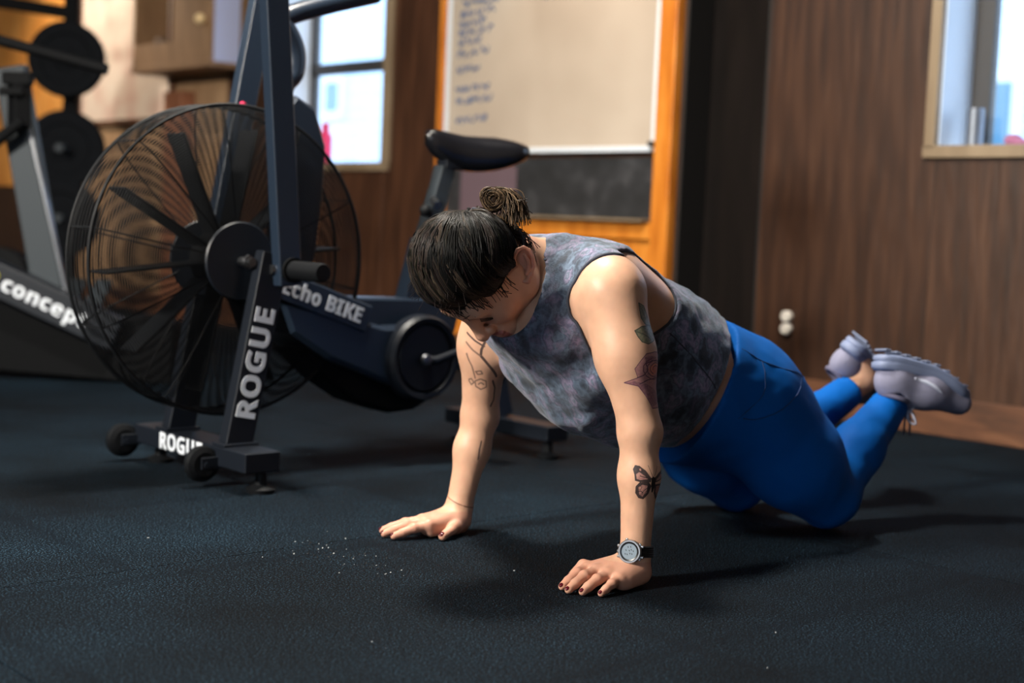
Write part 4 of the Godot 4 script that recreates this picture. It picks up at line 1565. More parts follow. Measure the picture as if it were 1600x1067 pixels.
func build_person() -> void:
	head_b = Basis(Vector3(1, 0, 0), Vector3(0, 0.30, 0.954), Vector3(0, -0.954, 0.30))
	var base := Vector3(PX, 0, -2.4)
	var her := thing("person", "woman in tie-dye tank top and blue leggings holding a push-up from her knees", "person", base)
	var shift := Transform3D(Basis(), Vector3(0, 0, 2.4))   # meshes are counted from (PX, 0, 0)
	var fine := FastNoiseLite.new()
	fine.seed = 3
	fine.frequency = 1.0
	fine.fractal_octaves = 3
	# --- skin
	var sk := MB.new()
	var g := Grid.new(Vector3(-0.37, 0.085, -2.40), Vector3(0.37, 0.70, -1.86), 0.0047)
	skin_grid = g
	torso_into(g, 0.0)
	arm_into(g, SH_L, EL_L, WR_L, 1.0)
	arm_into(g, SH_R, EL_R, WR_R, -1.0)
	neck_into(g)
	g.net(sk, 2)
	var arm_faces := sk.ix.size()
	for hnd in [[HAND_L, WR_L, 1.0], [HAND_R, WR_R, -1.0]]:
		var w: Vector3 = hnd[1]
		var gh := Grid.new(Vector3(w.x - 0.11, -0.004, w.z - 0.06), Vector3(w.x + 0.11, 0.098, w.z + 0.19), 0.0024)
		hand_into(gh, hnd[0], w, hnd[2])
		gh.net(sk, 1)
		if hnd[2] < 0.0:
			wrist_grid = gh
	var gf := Grid.new(HEAD_AT - Vector3(0.11, 0.17, 0.19), HEAD_AT + Vector3(0.11, 0.13, 0.15), 0.0029)
	head_into(gf)
	neck_into(gf)
	var face_from := sk.v.size()
	gf.net(sk, 1)
	var face_to := sk.v.size()
	var ear_from := sk.v.size()
	ear_into(sk, 1.0)
	ear_into(sk, -1.0)
	var ear_to := sk.v.size()
	var gl := Grid.new(Vector3(-0.25, 0.0, -3.28), Vector3(0.27, 0.48, -2.36), 0.009)
	pelvis_into(gl, -0.004)
	leg_into(gl, 1.0, -0.004)
	leg_into(gl, -1.0, -0.004)
	gl.cone(Vector3(0.125, 0.315, -3.10), Vector3(0.145, 0.355, -3.05), 0.030, 0.028, 0.02)
	gl.cone(Vector3(-0.035, 0.315, -3.17), Vector3(-0.04, 0.36, -3.15), 0.030, 0.028, 0.02)
	gl.net(sk, 1)
	for i in sk.v.size():
		var c := skin_colour(sk.v[i], fine)
		if i >= face_from and i < face_to:
			var q := head_b.transposed() * (sk.v[i] - HEAD_AT) / HEAD_S
			c = c.lerp(Color(0.56, 0.27, 0.19), 0.35 + 0.35 * exp(-(pow(absf(q.x) - 0.045, 2) + pow(q.y + 0.04, 2)) / 0.0008))
			if absf(q.x) < 0.027 and q.y < -0.073 and q.y > -0.098 and q.z > 0.092:
				c = Color(0.36, 0.12, 0.10)
			elif q.z > 0.07 and absf(absf(q.x) - 0.032) < 0.018 and absf(q.y + 0.010) < 0.012:
				c = c.lerp(Color(0.30, 0.15, 0.10), 0.5)
		if i >= ear_from and i < ear_to:
			c = c.lerp(Color(0.56, 0.20, 0.15), 0.55)
		sk.c[i] = c
	# tattooed arm skin is the same surface with an ink map wrapped round each arm
	var body := ArrayMesh.new()
	var plain_ix := PackedInt32Array()
	var ink := [PackedInt32Array(), PackedInt32Array()]
	for i in range(0, sk.ix.size(), 3):
		var which := -1
		if i < arm_faces:
			var p := (sk.v[sk.ix[i]] + sk.v[sk.ix[i + 1]] + sk.v[sk.ix[i + 2]]) / 3.0
			if p.y < 0.548:
				for a in 2:
					var ax := arm_axis(p.y, a)
					var rel := Vector2(p.x - ax.x, p.z - ax.y)
					if rel.length() < 0.088 and absf(p.x) > 0.15 and absf(angle_difference(arm_angle(rel, a), 0.0)) < 2.6:
						which = a
		if which < 0:
			plain_ix.append_array(sk.ix.slice(i, i + 3))
		else:
			ink[which].append_array(sk.ix.slice(i, i + 3))
	for i in sk.v.size():
		if sk.v[i].y < 0.55 and absf(sk.v[i].x) > 0.14:
			var a := 0 if sk.v[i].x > 0 else 1
			var ax := arm_axis(sk.v[i].y, a)
			sk.uv[i] = Vector2(0.5 + arm_angle(Vector2(sk.v[i].x - ax.x, sk.v[i].z - ax.y), a) / TAU, 1.0 - sk.v[i].y / 0.56)
	var skin := mat(Color.WHITE, 0.46, 0.0, 0.42)
	skin.vertex_color_use_as_albedo = true
	skin.subsurf_scatter_enabled = true
	skin.subsurf_scatter_strength = 0.08
	skin.normal_enabled = true
	skin.normal_texture = bump_tex(0.05, 3, 512, 3.0, 61)
	skin.normal_scale = 0.18
	skin.uv1_triplanar = true
	skin.uv1_scale = Vector3(9, 9, 9)
	var all_ix := sk.ix
	sk.ix = plain_ix
	sk.done(skin, body)
	for a in 2:
		if ink[a].size():
			var im := mat(Color.WHITE, 0.46, 0.0, 0.42)
			im.vertex_color_use_as_albedo = true
			im.subsurf_scatter_enabled = true
			im.subsurf_scatter_strength = 0.08
			im.albedo_texture = left_ink() if a == 0 else right_ink()
			sk.ix = ink[a]
			sk.done(im, body)
	sk.ix = all_ix
	obj("body", body, her, null, shift)
	# nails
	var varnish := mat(Color8(74, 12, 24), 0.2)
	for f in [HAND_L[0], HAND_L[1], HAND_L[2], HAND_L[3], HAND_L[4], HAND_R[0], HAND_R[1], HAND_R[2], HAND_R[3], HAND_R[4]]:
		var r := 0.0070
		if f == HAND_L[0] or f == HAND_R[0]:
			r = 0.0088
		elif f == HAND_L[4] or f == HAND_R[4]:
			r = 0.0060
		obj("fingernail", nail_mesh(f, r), her, varnish, shift)
	# a thin cord round her right wrist
	var cord := []
	for k in 40:
		var a := TAU * k / 40
		var dir := Vector3(0.667, 0, -0.745) * cos(a) + Vector3(0.745, 0, 0.667) * sin(a)
		var c := Vector3(WR_R.x, 0.066, WR_R.z) + Vector3(0, -0.011 * cos(a), 0)
		var q := wrist_grid.hit(c + dir * 0.07, -dir, 0.07)
		if q != Vector3.INF:
			cord.append(q)
	if cord.size() > 20:
		var cm := MB.new()
		cm.tube(cord, 0.0010, 6, false, true)
		obj("wrist_cord", cm.done(), her, mat(Color8(96, 52, 34), 0.7), shift)
	build_clothes(her, shift)
	build_hair(her, shift)
	build_watch(her, shift)


func arm_axis(y: float, a: int) -> Vector2:
	var sh := SH_L if a == 0 else SH_R
	var el := EL_L if a == 0 else EL_R
	var wr := WR_L if a == 0 else WR_R
	var p := el.lerp(sh, (y - el.y) / (sh.y - el.y)) if y > el.y else wr.lerp(el, (y - wr.y) / (el.y - wr.y))
	return Vector2(p.x, p.z)


# the angle round an arm, 0 at (0.745, 0.667) in (x, z), growing towards +x -z
func arm_angle(rel: Vector2, _a: int) -> float:
	return wrapf(atan2(0.667, 0.745) - atan2(rel.y, rel.x), -PI, PI)


func ink_point(e: Array) -> Vector2:
	return Vector2((0.5 + e[0] / 360.0) * 1024.0, (1.0 - e[1] / 0.56) * 1024.0)


# tattoo ink: outlines given as [degrees round the arm, height]
func ink_fill(im: Image, pts: Array, c: Color, grain := 0.0) -> void:
	var poly := PackedVector2Array()
	for e in pts:
		poly.append(ink_point(e))
	var f := FastNoiseLite.new()
	f.seed = 5
	f.frequency = 0.05
	f.fractal_octaves = 3
	var r := Rect2(poly[0], Vector2.ZERO)
	for q in poly:
		r = r.expand(q)
	for y in range(int(r.position.y), int(r.end.y) + 1):
		for x in range(int(r.position.x), int(r.end.x) + 1):
			if x >= 0 and x < 1024 and y >= 0 and y < 1024 and Geometry2D.is_point_in_polygon(Vector2(x, y), poly):
				im.set_pixel(x, y, c.lerp(Color.WHITE, clampf(grain * (0.5 + f.get_noise_2d(x, y * 1.7)), 0.0, 0.8)))


func ink_line(im: Image, pts: Array, c: Color, w := 0.9) -> void:
	# w is half the width in millimetres
	for i in pts.size() - 1:
		var a := ink_point(pts[i])
		var b := ink_point(pts[i + 1])
		var steps := int(a.distance_to(b)) + 1
		for k in steps + 1:
			var q := a.lerp(b, float(k) / steps)
			var rx := int(ceil(w / 0.31))
			var ry := int(ceil(w / 0.55))
			for dy in range(-ry, ry + 1):
				for dx in range(-rx, rx + 1):
					if pow(dx * 0.31, 2) + pow(dy * 0.55, 2) <= w * w:
						im.set_pixel(clampi(int(q.x) + dx, 0, 1023), clampi(int(q.y) + dy, 0, 1023), c)


func left_ink() -> ImageTexture:
	var im := Image.create(1024, 1024, false, Image.FORMAT_RGB8)
	im.fill(Color.WHITE)
	var leaves := [[[42, 0.5403], [56, 0.5336], [65, 0.5159], [76, 0.4959], [49, 0.5002], [42, 0.5118]], [[22, 0.4886], [38, 0.4963], [57, 0.4980], [91, 0.4889], [72, 0.4721], [42, 0.4644], [30, 0.4687], [25, 0.4780]]]
	var rose := [[34, 0.4465], [55, 0.4492], [110, 0.4438], [124, 0.4153], [117, 0.3791], [101, 0.3426], [43, 0.3431], [31, 0.3624], [15, 0.3852], [-14, 0.3907], [14, 0.4013], [10, 0.4179], [22, 0.4339]]
	var petal := [[36, 0.4188], [48, 0.4287], [87, 0.4231], [88, 0.4136], [46, 0.4046]]
	var dark1 := [[-14, 0.3907], [8, 0.3951], [32, 0.3898], [61, 0.3761], [85, 0.3545], [43, 0.3467], [28, 0.3657], [12, 0.3856]]
	var dark2 := [[29, 0.4401], [45, 0.4429], [64, 0.4385], [47, 0.4346], [32, 0.4306]]
	var rose_lines := [[[13, 0.4012], [27, 0.4065], [36, 0.4164], [31, 0.4282]], [[31, 0.4282], [47, 0.4334], [86, 0.4291]], [[17, 0.3894], [36, 0.3972], [68, 0.4002]]]
	var veins := [[[43, 0.5380], [53, 0.5157], [62, 0.4981]], [[23, 0.4874], [39, 0.4821], [53, 0.4718]]]
	var wings := [[[-19, 0.2290], [-14, 0.2367], [-2, 0.2358], [14, 0.2275], [29, 0.2128], [28, 0.2052], [0, 0.2057], [-12, 0.2078], [-14, 0.2191]], [[0, 0.2057], [-10, 0.1966], [-11, 0.1839], [-2, 0.1741], [13, 0.1720], [26, 0.1825], [31, 0.1977], [23, 0.2051]], [[38, 0.2130], [54, 0.2209], [94, 0.2301], [104, 0.2113], [42, 0.2043]], [[40, 0.2005], [86, 0.1997], [107, 0.1861], [102, 0.1759], [59, 0.1705], [44, 0.1829]]]
	var wing_pale := [[[-10, 0.2205], [-2, 0.2245], [12, 0.2174], [22, 0.2101], [2, 0.2095], [-8, 0.2113]], [[-3, 0.1943], [6, 0.2008], [20, 0.1987], [19, 0.1848], [9, 0.1770], [0, 0.1817]], [[46, 0.2107], [67, 0.2186], [92, 0.2124], [45, 0.2069]], [[48, 0.1969], [87, 0.1955], [91, 0.1809], [63, 0.1756], [50, 0.1855]]]
	var spots := [[[-4, 0.2307], [2, 0.2309], [4, 0.2267], [-1, 0.2258]], [[-3, 0.1955], [2, 0.1982], [6, 0.1945], [2, 0.1906], [-3, 0.1918]]]
	var insect := [[29, 0.2128], [34, 0.2160], [41, 0.2131], [43, 0.2005], [39, 0.1853], [35, 0.1852], [30, 0.2002]]
	var insect_lines := [[[33, 0.2154], [27, 0.2254], [21, 0.2365]], [[39, 0.2168], [45, 0.2245], [51, 0.2334]], [[2, 0.2083], [14, 0.2099], [28, 0.2103]], [[0, 0.2170], [14, 0.2144], [28, 0.2103]], [[3, 0.1793], [13, 0.1897], [28, 0.1989]], [[10, 0.1758], [19, 0.1874], [30, 0.1965]], [[-8, 0.1866], [3, 0.1881], [10, 0.1846], [7, 0.1782]]]
	for e in leaves:
		ink_fill(im, e, Color8(124, 168, 170), 0.35)
		ink_line(im, e + [e[0]], Color8(92, 120, 126), 0.7)
	for e in veins:
		ink_line(im, e, Color8(92, 116, 120), 0.6)
	ink_fill(im, rose, Color8(206, 184, 222), 0.35)
	ink_fill(im, dark1, Color8(158, 138, 186), 0.3)
	ink_fill(im, dark2, Color8(158, 138, 186), 0.3)
	ink_fill(im, petal, Color8(252, 196, 192), 0.2)
	ink_line(im, rose + [rose[0]], Color8(124, 108, 152), 0.6)
	for e in rose_lines:
		ink_line(im, e, Color8(100, 86, 132), 0.8)
	# folded petals
	for k in 4:
		var arc := []
		for i in 9:
			var a := lerpf(0.4 + k * 0.5, 3.6 + k * 0.7, i / 8.0)
			arc.append([58.0 + cos(a) * (9.0 + k * 8.0), 0.418 + sin(a) * (0.005 + k * 0.0055)])
		ink_line(im, arc, Color8(128, 104, 148), 0.7)
	for e in wings:
		ink_fill(im, e, Color8(72, 78, 94), 0.1)
	for e in wing_pale:
		ink_fill(im, e, Color8(190, 172, 196), 0.5)
	for e in spots:
		ink_fill(im, e, Color8(214, 200, 214), 0.2)
		ink_line(im, e + [e[0]], Color8(60, 64, 78), 0.5)
	for e in insect_lines:
		ink_line(im, e, Color8(66, 70, 84), 0.6)
	ink_fill(im, insect, Color8(44, 48, 58))
	return ImageTexture.create_from_image(im)


func right_ink() -> ImageTexture:
	var im := Image.create(1024, 1024, false, Image.FORMAT_RGB8)
	im.fill(Color.WHITE)
	var lines := [[[-49, 0.4447], [-26, 0.4285], [-6, 0.4173]], [[-5, 0.4309], [-11, 0.4105], [-11, 0.3969], [9, 0.3739], [32, 0.3510]], [[-46, 0.4246], [-28, 0.4082], [-12, 0.3969]], [[-41, 0.3994], [-36, 0.3860], [-29, 0.3726], [-23, 0.3456]], [[-43, 0.3409], [-34, 0.3436], [-27, 0.3353], [-35, 0.3300], [-43, 0.3382]], [[-24, 0.3388], [-9, 0.3444], [6, 0.3399], [9, 0.3264], [-6, 0.3207], [-21, 0.3270], [-24, 0.3388]], [[-21, 0.3610], [-9, 0.3631], [-5, 0.3565], [-16, 0.3544], [-21, 0.3610]], [[-14, 0.3324], [-7, 0.3360], [1, 0.3322]], [[25, 0.3406], [38, 0.3240], [42, 0.2969], [33, 0.2830]], [[22, 0.2039], [21, 0.1867], [26, 0.1662]]]
	for k in lines.size():
		ink_line(im, lines[k], Color8(104, 108, 122) if k < 2 or k > 7 else Color8(160, 162, 172), 2.4 if k == 1 or k > 7 else 1.6)
	return ImageTexture.create_from_image(im)


# ---------------------------------------------------------------- clothes
# cuts along the slanting line where top and leggings meet: side 1 keeps what is above, -1 what is below
func hem_cut(g: Grid, side: float, gap: float) -> void:
	for z in g.nz:
		for y in g.ny:
			var i := (z * g.ny + y) * g.nx
			for x in g.nx:
				var p := g.o + Vector3(x, y, z) * g.h
				var line := -2.475 - gap + 0.62 * maxf(sqrt(p.x * p.x + 0.002) - 0.045, 0.0) + 0.5 * (0.462 - p.y)
				var e := side * (line - p.z) * 0.8
				if e > g.d[i]:
					g.d[i] = e
				i += 1


func build_clothes(her: Node, shift: Transform3D) -> void:
	var fold := FastNoiseLite.new()
	fold.seed = 8
	fold.frequency = 1.0
	fold.fractal_octaves = 3
	# --- tank top
	var g := Grid.new(Vector3(-0.25, 0.17, -2.56), Vector3(0.25, 0.68, -1.84), 0.0052)
	torso_into(g, 0.009)
	# cloth hanging from the shoulders below the chest
	g.cone(Vector3(-0.06, 0.48, -1.995), Vector3(0.06, 0.48, -1.995), 0.066, 0.066, 0.04)
	g.cone(Vector3(0, 0.575, -2.02), Vector3(0, 0.568, -1.945), 0.078, 0.076, 0.03)
	g.cone(Vector3(0, 0.43, -2.035), Vector3(0, 0.37, -2.12), 0.085, 0.12, 0.05)
	g.ruffle(fold, 0.008, Basis(Vector3(11, 0, 5), Vector3(0, 10, 0), Vector3(-4, 3, 4)))
	# neck opening and armholes
	g.cone(Vector3(0, 0.575, -1.955), Vector3(0, 0.52, -1.77), 0.070, 0.115, 0.004, 1)
	for s in [-1.0, 1.0]:
		g.cone(Vector3(s * 0.165, 0.545, -2.068), Vector3(s * 0.34, 0.545, -2.068), 0.136, 0.136, 0.004, 1, Vector3(0, 0.99, 0.12), 1.5)
	hem_cut(g, 1.0, 0.0)
	var mb := MB.new()
	g.net(mb, 2)
	var dye := StandardMaterial3D.new()
	dye.albedo_color = Color(0.96, 0.99, 1.0)
	dye.roughness = 0.85
	dye.rim_enabled = true
	dye.rim = 0.25
	dye.albedo_texture = noise_tex(0.0065, 5, 1024, [[0.0, Color8(24, 28, 36)], [0.33, Color8(50, 58, 72)], [0.43, Color8(84, 97, 116)], [0.52, Color8(112, 126, 146)], [0.57, Color8(64, 72, 88)], [0.66, Color8(112, 104, 130)], [0.74, Color8(158, 138, 164)], [0.8, Color8(96, 104, 122)], [1.0, Color8(176, 170, 186)]], 71, 60.0)
	dye.uv1_triplanar = true
	dye.uv1_scale = Vector3(3.2, 2.0, 2.6)
	dye.uv1_offset = Vector3(0.2, 0.35, 0.1)
	dye.normal_enabled = true
	dye.normal_texture = bump_tex(0.2, 2, 512, 3.0, 72)
	dye.normal_scale = 0.25
	var tank := obj("tank_top", mb.done(), her, dye, shift)
	tank.set_meta("label", "sleeveless grey and lilac tie-dye tank top")
	# bindings at the armholes, laid along the cut edge
	var bind := mat(Color8(56, 60, 72), 0.85)
	# (where the cloth comes out of the skin: one short piece per crossed triangle, joined end to end)
	for s in [-1.0, 1.0]:
		var tb := MB.new()
		for i in range(0, mb.ix.size(), 3):
			var pts := []
			for k in 3:
				var a := mb.v[mb.ix[i + k]]
				var b := mb.v[mb.ix[i + (k + 1) % 3]]
				if a.x * s < 0.085 or a.y < 0.42 or a.z > -1.9 or a.z < -2.25:
					continue
				var da := skin_grid.at(a) - 0.0012
				var db := skin_grid.at(b) - 0.0012
				if (da < 0.0) != (db < 0.0):
					pts.append(a.lerp(b, da / (da - db)))
			if pts.size() == 2 and pts[0].distance_to(pts[1]) > 0.0004:
				var e: Vector3 = (pts[1] - pts[0]).normalized() * 0.0012
				tb.tube([pts[0] - e, pts[1] + e], 0.0032, 6, false)
		if tb.v.size():
			obj("armhole_binding", tb.done(), tank, bind)
	# side seam
	var sp := []
	for k in 16:
		var t := k / 15.0
		var p := g.hit(Vector3(0.36, lerpf(0.473, 0.355, t), lerpf(-2.17, -2.315, t)), Vector3(-1, 0, 0), 0.35)
		if p != Vector3.INF:
			sp.append(p)
	if sp.size() > 3:
		var sb := MB.new()
		sb.tube(sp, 0.0016, 6)
		obj("side_seam", sb.done(), tank, bind)
	# --- leggings
	var l := Grid.new(Vector3(-0.25, -0.006, -3.16), Vector3(0.27, 0.54, -2.12), 0.0062)
	pelvis_into(l, 0.004)
	leg_into(l, 1.0, 0.004)
	leg_into(l, -1.0, 0.004)
	torso_into(l, 0.004)
	fold.frequency = 1.0
	l.ruffle(fold, 0.003, Basis.from_scale(Vector3(16, 16, 16)))
	# open waist, ankle ends
	hem_cut(l, -1.0, 0.028)
	var ankl := Vector3(0.125, 0.315, -3.10)
	cut_end(l, Vector3(0.128, 0.300, -3.078), (ankl - Vector3(0.148, 0.078, -2.775)).normalized(), 0.09)
	cut_end(l, Vector3(-0.046, 0.287, -3.125), (Vector3(-0.035, 0.315, -3.17) - Vector3(-0.115, 0.072, -2.765)).normalized(), 0.085)
	var lm := MB.new()
	l.net(lm, 2)
	var blue := mat(Color8(0, 82, 160), 0.7, 0.0, 0.25)
	blue.normal_enabled = true
	blue.normal_texture = bump_tex(0.3, 2, 512, 2.0, 73)
	blue.normal_scale = 0.15
	blue.uv1_triplanar = true
	blue.uv1_scale = Vector3(6, 6, 6)
	var leg := obj("leggings", lm.done(), her, blue, shift)
	leg.set_meta("label", "bright blue leggings with side pocket seams")
	var thread := mat(Color8(8, 52, 104), 0.7)
	var lines := [
		[[0.445, -2.40], [0.428, -2.44], [0.408, -2.476], [0.39, -2.53], [0.375, -2.60], [0.345, -2.68], [0.30, -2.73], [0.25, -2.77]],
		[[0.407, -2.481], [0.37, -2.47], [0.331, -2.454], [0.286, -2.398]],
		[[0.286, -2.41], [0.283, -2.44], [0.291, -2.47], [0.315, -2.52], [0.335, -2.55], [0.355, -2.585], [0.365, -2.60]],
	]
	for ln in lines:
		var pts := []
		for p in ln:
			pts.append(Vector3(0, p[0], p[1]))
		var on := []
		for p in spline(pts, 5):
			var q := l.hit(Vector3(0.3, p.y, p.z), Vector3(-1, 0, 0), 0.3)
			if q != Vector3.INF:
				on.append(q + Vector3(0.0006, 0, 0))
		if on.size() > 3:
			var tb := MB.new()
			tb.tube(on, 0.0011, 6)
			obj("seam", tb.done(), leg, thread)
	# --- shoes
	shoe(her, shift, Vector3(0.130, 0.385, -3.02), Vector3(0.42, -0.20, -0.885), Vector3(-0.02, 0.97, -0.22), "left")
	shoe(her, shift, Vector3(-0.04, 0.40, -3.13), Vector3(-0.28, -0.42, -0.86), Vector3(0.42, 0.80, -0.42), "right")


func cut_end(g: Grid, p0: Vector3, n: Vector3, reach: float) -> void:
	# a flat cut across one limb only
	var sx := g.span(p0.x - reach, p0.x + reach, 0, g.nx)
	var sy := g.span(p0.y - reach, p0.y + reach, 1, g.ny)
	var sz := g.span(p0.z - reach, p0.z + reach, 2, g.nz)
	for z in range(sz.x, sz.y):
		for y in range(sy.x, sy.y):
			for x in range(sx.x, sx.y):
				var i := (z * g.ny + y) * g.nx + x
				var e := (g.o + Vector3(x, y, z) * g.h - p0).dot(n)
				if e > g.d[i]:
					g.d[i] = e


# a running shoe: heel is the middle of the heel's sole, toe the way it points, sole the way its sole faces
func shoe(her: Node, shift: Transform3D, heel: Vector3, toe: Vector3, sole: Vector3, _which: String) -> void:
	var x := toe.normalized()
	var y := -(sole - x * sole.dot(x)).normalized()   # towards the ankle
	var z := x.cross(y)
	var t := Transform3D(Basis(x, y, z).scaled(Vector3.ONE * 1.06), heel)
	var g := Grid.new(Vector3(-0.05, -0.01, -0.06), Vector3(0.25, 0.13, 0.06), 0.0038)
	# upper
	g.ell(Vector3(0.022, 0.042, 0), Basis(), Vector3(0.046, 0.046, 0.034), 0.02)
	g.cone(Vector3(0.03, 0.044, 0), Vector3(0.12, 0.048, 0), 0.037, 0.037, 0.02)
	g.cone(Vector3(0.11, 0.046, 0), Vector3(0.205, 0.056, 0.004), 0.038, 0.029, 0.025, 0, Vector3(0, 0, 1), 0.85)
	g.cone(Vector3(0.05, 0.075, 0), Vector3(0.105, 0.068, 0), 0.026, 0.022, 0.02)
	g.cone(Vector3(0.03, 0.110, 0), Vector3(0.034, 0.068, 0), 0.036, 0.026, 0.008, 1)
	g.plane(Vector3(0, 0.006, 0), Vector3(0, -1, 0))
	var mb := MB.new()
	g.net(mb, 1)
	var up := mat(Color8(120, 120, 142), 0.75)
	up.normal_enabled = true
	up.normal_texture = bump_tex(0.25, 2, 256, 4.0, 74)
	up.normal_scale = 0.4
	up.uv1_triplanar = true
	up.uv1_scale = Vector3(8, 8, 8)
	var s := Node3D.new()
	s.name = "shoe"
	s.transform = shift * t
	her.add_child(s, true)
	s.set_meta("label", "lavender grey running shoe")
	obj("upper", mb.done(), s, up)
	# midsole: an outline thickened towards the heel
	var outline := []
	var rows := [[-0.034, 0.0], [-0.03, 0.018], [-0.015, 0.030], [0.02, 0.035], [0.07, 0.031], [0.11, 0.033], [0.15, 0.040], [0.185, 0.039], [0.21, 0.028], [0.224, 0.012], [0.227, 0.0]]
	for r in rows:
		outline.append(Vector2(r[0], r[1]))
	for i in range(rows.size() - 2, 0, -1):
		outline.append(Vector2(rows[i][0], -rows[i][1]))
	var ms := MB.new()
	var levels := [[-0.010, 0.93], [-0.007, 0.99], [-0.001, 1.0], [0.001, 0.965], [0.003, 0.965], [0.005, 1.01], [0.013, 1.0], [0.018, 0.94]]
	for lv in levels:
		for p in outline:
			var lift: float = 0.040 * smoothstep(0.10, 0.25, p.x) + 0.004 * smoothstep(0.0, -0.04, p.x)
			var thick: float = lerpf(1.35, 0.8, clampf(p.x / 0.2, 0.0, 1.0))
			ms.vert(Vector3(lerpf(0.09, p.x, lv[1]), lv[0] * thick + lift, p.y * lv[1]), Vector3.UP)
	var cnt := outline.size()
	for i in levels.size() - 1:
		for k in cnt:
			var k2 := (k + 1) % cnt
			ms.ix.append_array(PackedInt32Array([i * cnt + k, i * cnt + k2, (i + 1) * cnt + k2, i * cnt + k, (i + 1) * cnt + k2, (i + 1) * cnt + k]))
	for e in [0, levels.size() - 1]:
		var c := Vector3.ZERO
		for k in cnt:
			c += ms.v[e * cnt + k] / cnt
		var m := ms.vert(c, Vector3.UP)
		for k in cnt:
			var k2 := (k + 1) % cnt
			ms.ix.append_array(PackedInt32Array([m, e * cnt + k2, e * cnt + k] if e == 0 else [m, e * cnt + k, e * cnt + k2]))
	smooth_normals(ms)
	obj("midsole", ms.done(), s, mat(Color8(110, 121, 150), 0.6))
	var treads := MB.new()
	for k in 9:
		var px := -0.018 + k * 0.027
		var lift: float = 0.040 * smoothstep(0.10, 0.25, px)
		treads.bx(Vector3(px, -0.015 * lerpf(1.35, 0.8, clampf(px / 0.2, 0, 1)) + lift, 0), Vector3(0.016, 0.006, 0.05), 0.002)
	obj("outsole_tread", treads.done(), s, mat(Color8(98, 107, 130), 0.8))
	var lining := MB.new()
	lining.ring(Vector3(0.032, 0.082, 0), Vector3(-0.1, 1, 0), 0.031, 0.006, 24, 8)
	obj("collar", lining.done(), s, mat(Color8(92, 90, 112), 0.9))
	var lace_m := mat(Color8(158, 164, 184), 0.8)
	for k in 4:
		var lx := 0.075 + k * 0.02
		var ly := 0.094 - k * 0.0075
		var lc := MB.new()
		lc.tube(spline([Vector3(lx, ly - 0.012, -0.022), Vector3(lx + 0.004, ly + 0.003, -0.01), Vector3(lx + 0.006, ly + 0.004, 0.01), Vector3(lx + 0.01, ly - 0.012, 0.022)], 4), 0.0026, 7)
		obj("lace", lc.done(), s, lace_m)
	var bow := MB.new()
	bow.tube(spline([Vector3(0.075, 0.1, 0.0), Vector3(0.09, 0.118, 0.018), Vector3(0.11, 0.115, 0.026), Vector3(0.1, 0.104, 0.016), Vector3(0.075, 0.1, 0.0)], 5), 0.0026, 7)
	bow.tube(spline([Vector3(0.075, 0.1, 0.0), Vector3(0.072, 0.125, -0.012), Vector3(0.085, 0.13, -0.024), Vector3(0.08, 0.11, -0.014), Vector3(0.075, 0.1, 0.0)], 5), 0.0026, 7)
	obj("lace_bow", bow.done(), s, lace_m)
	var ends := MB.new()
	var inv := Basis(x, y, z).transposed()
	var dn := inv * Vector3(0, -1, 0)
	for q in [-1.0, 1.0]:
		ends.tube(spline([Vector3(0.075, 0.1, 0.0), Vector3(0.075, 0.105, q * 0.01) + dn * 0.02, Vector3(0.075, 0.104, q * 0.012) + dn * 0.055], 4), 0.0024, 6)
	obj("lace_end", ends.done(), s, mat(Color8(70, 68, 84), 0.8))
	# the pale stroke on the side
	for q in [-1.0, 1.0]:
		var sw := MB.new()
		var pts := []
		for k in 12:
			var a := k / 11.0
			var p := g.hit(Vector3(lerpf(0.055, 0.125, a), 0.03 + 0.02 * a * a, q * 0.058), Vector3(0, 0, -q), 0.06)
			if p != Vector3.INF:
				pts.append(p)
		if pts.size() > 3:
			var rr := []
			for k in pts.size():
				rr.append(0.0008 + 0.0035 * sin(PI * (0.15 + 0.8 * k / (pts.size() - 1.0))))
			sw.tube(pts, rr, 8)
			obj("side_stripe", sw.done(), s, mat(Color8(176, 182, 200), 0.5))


# ---------------------------------------------------------------- hair
const BUN := Vector3(0.0, 0.034, -0.092)   # where the pony tail leaves the head, in head axes


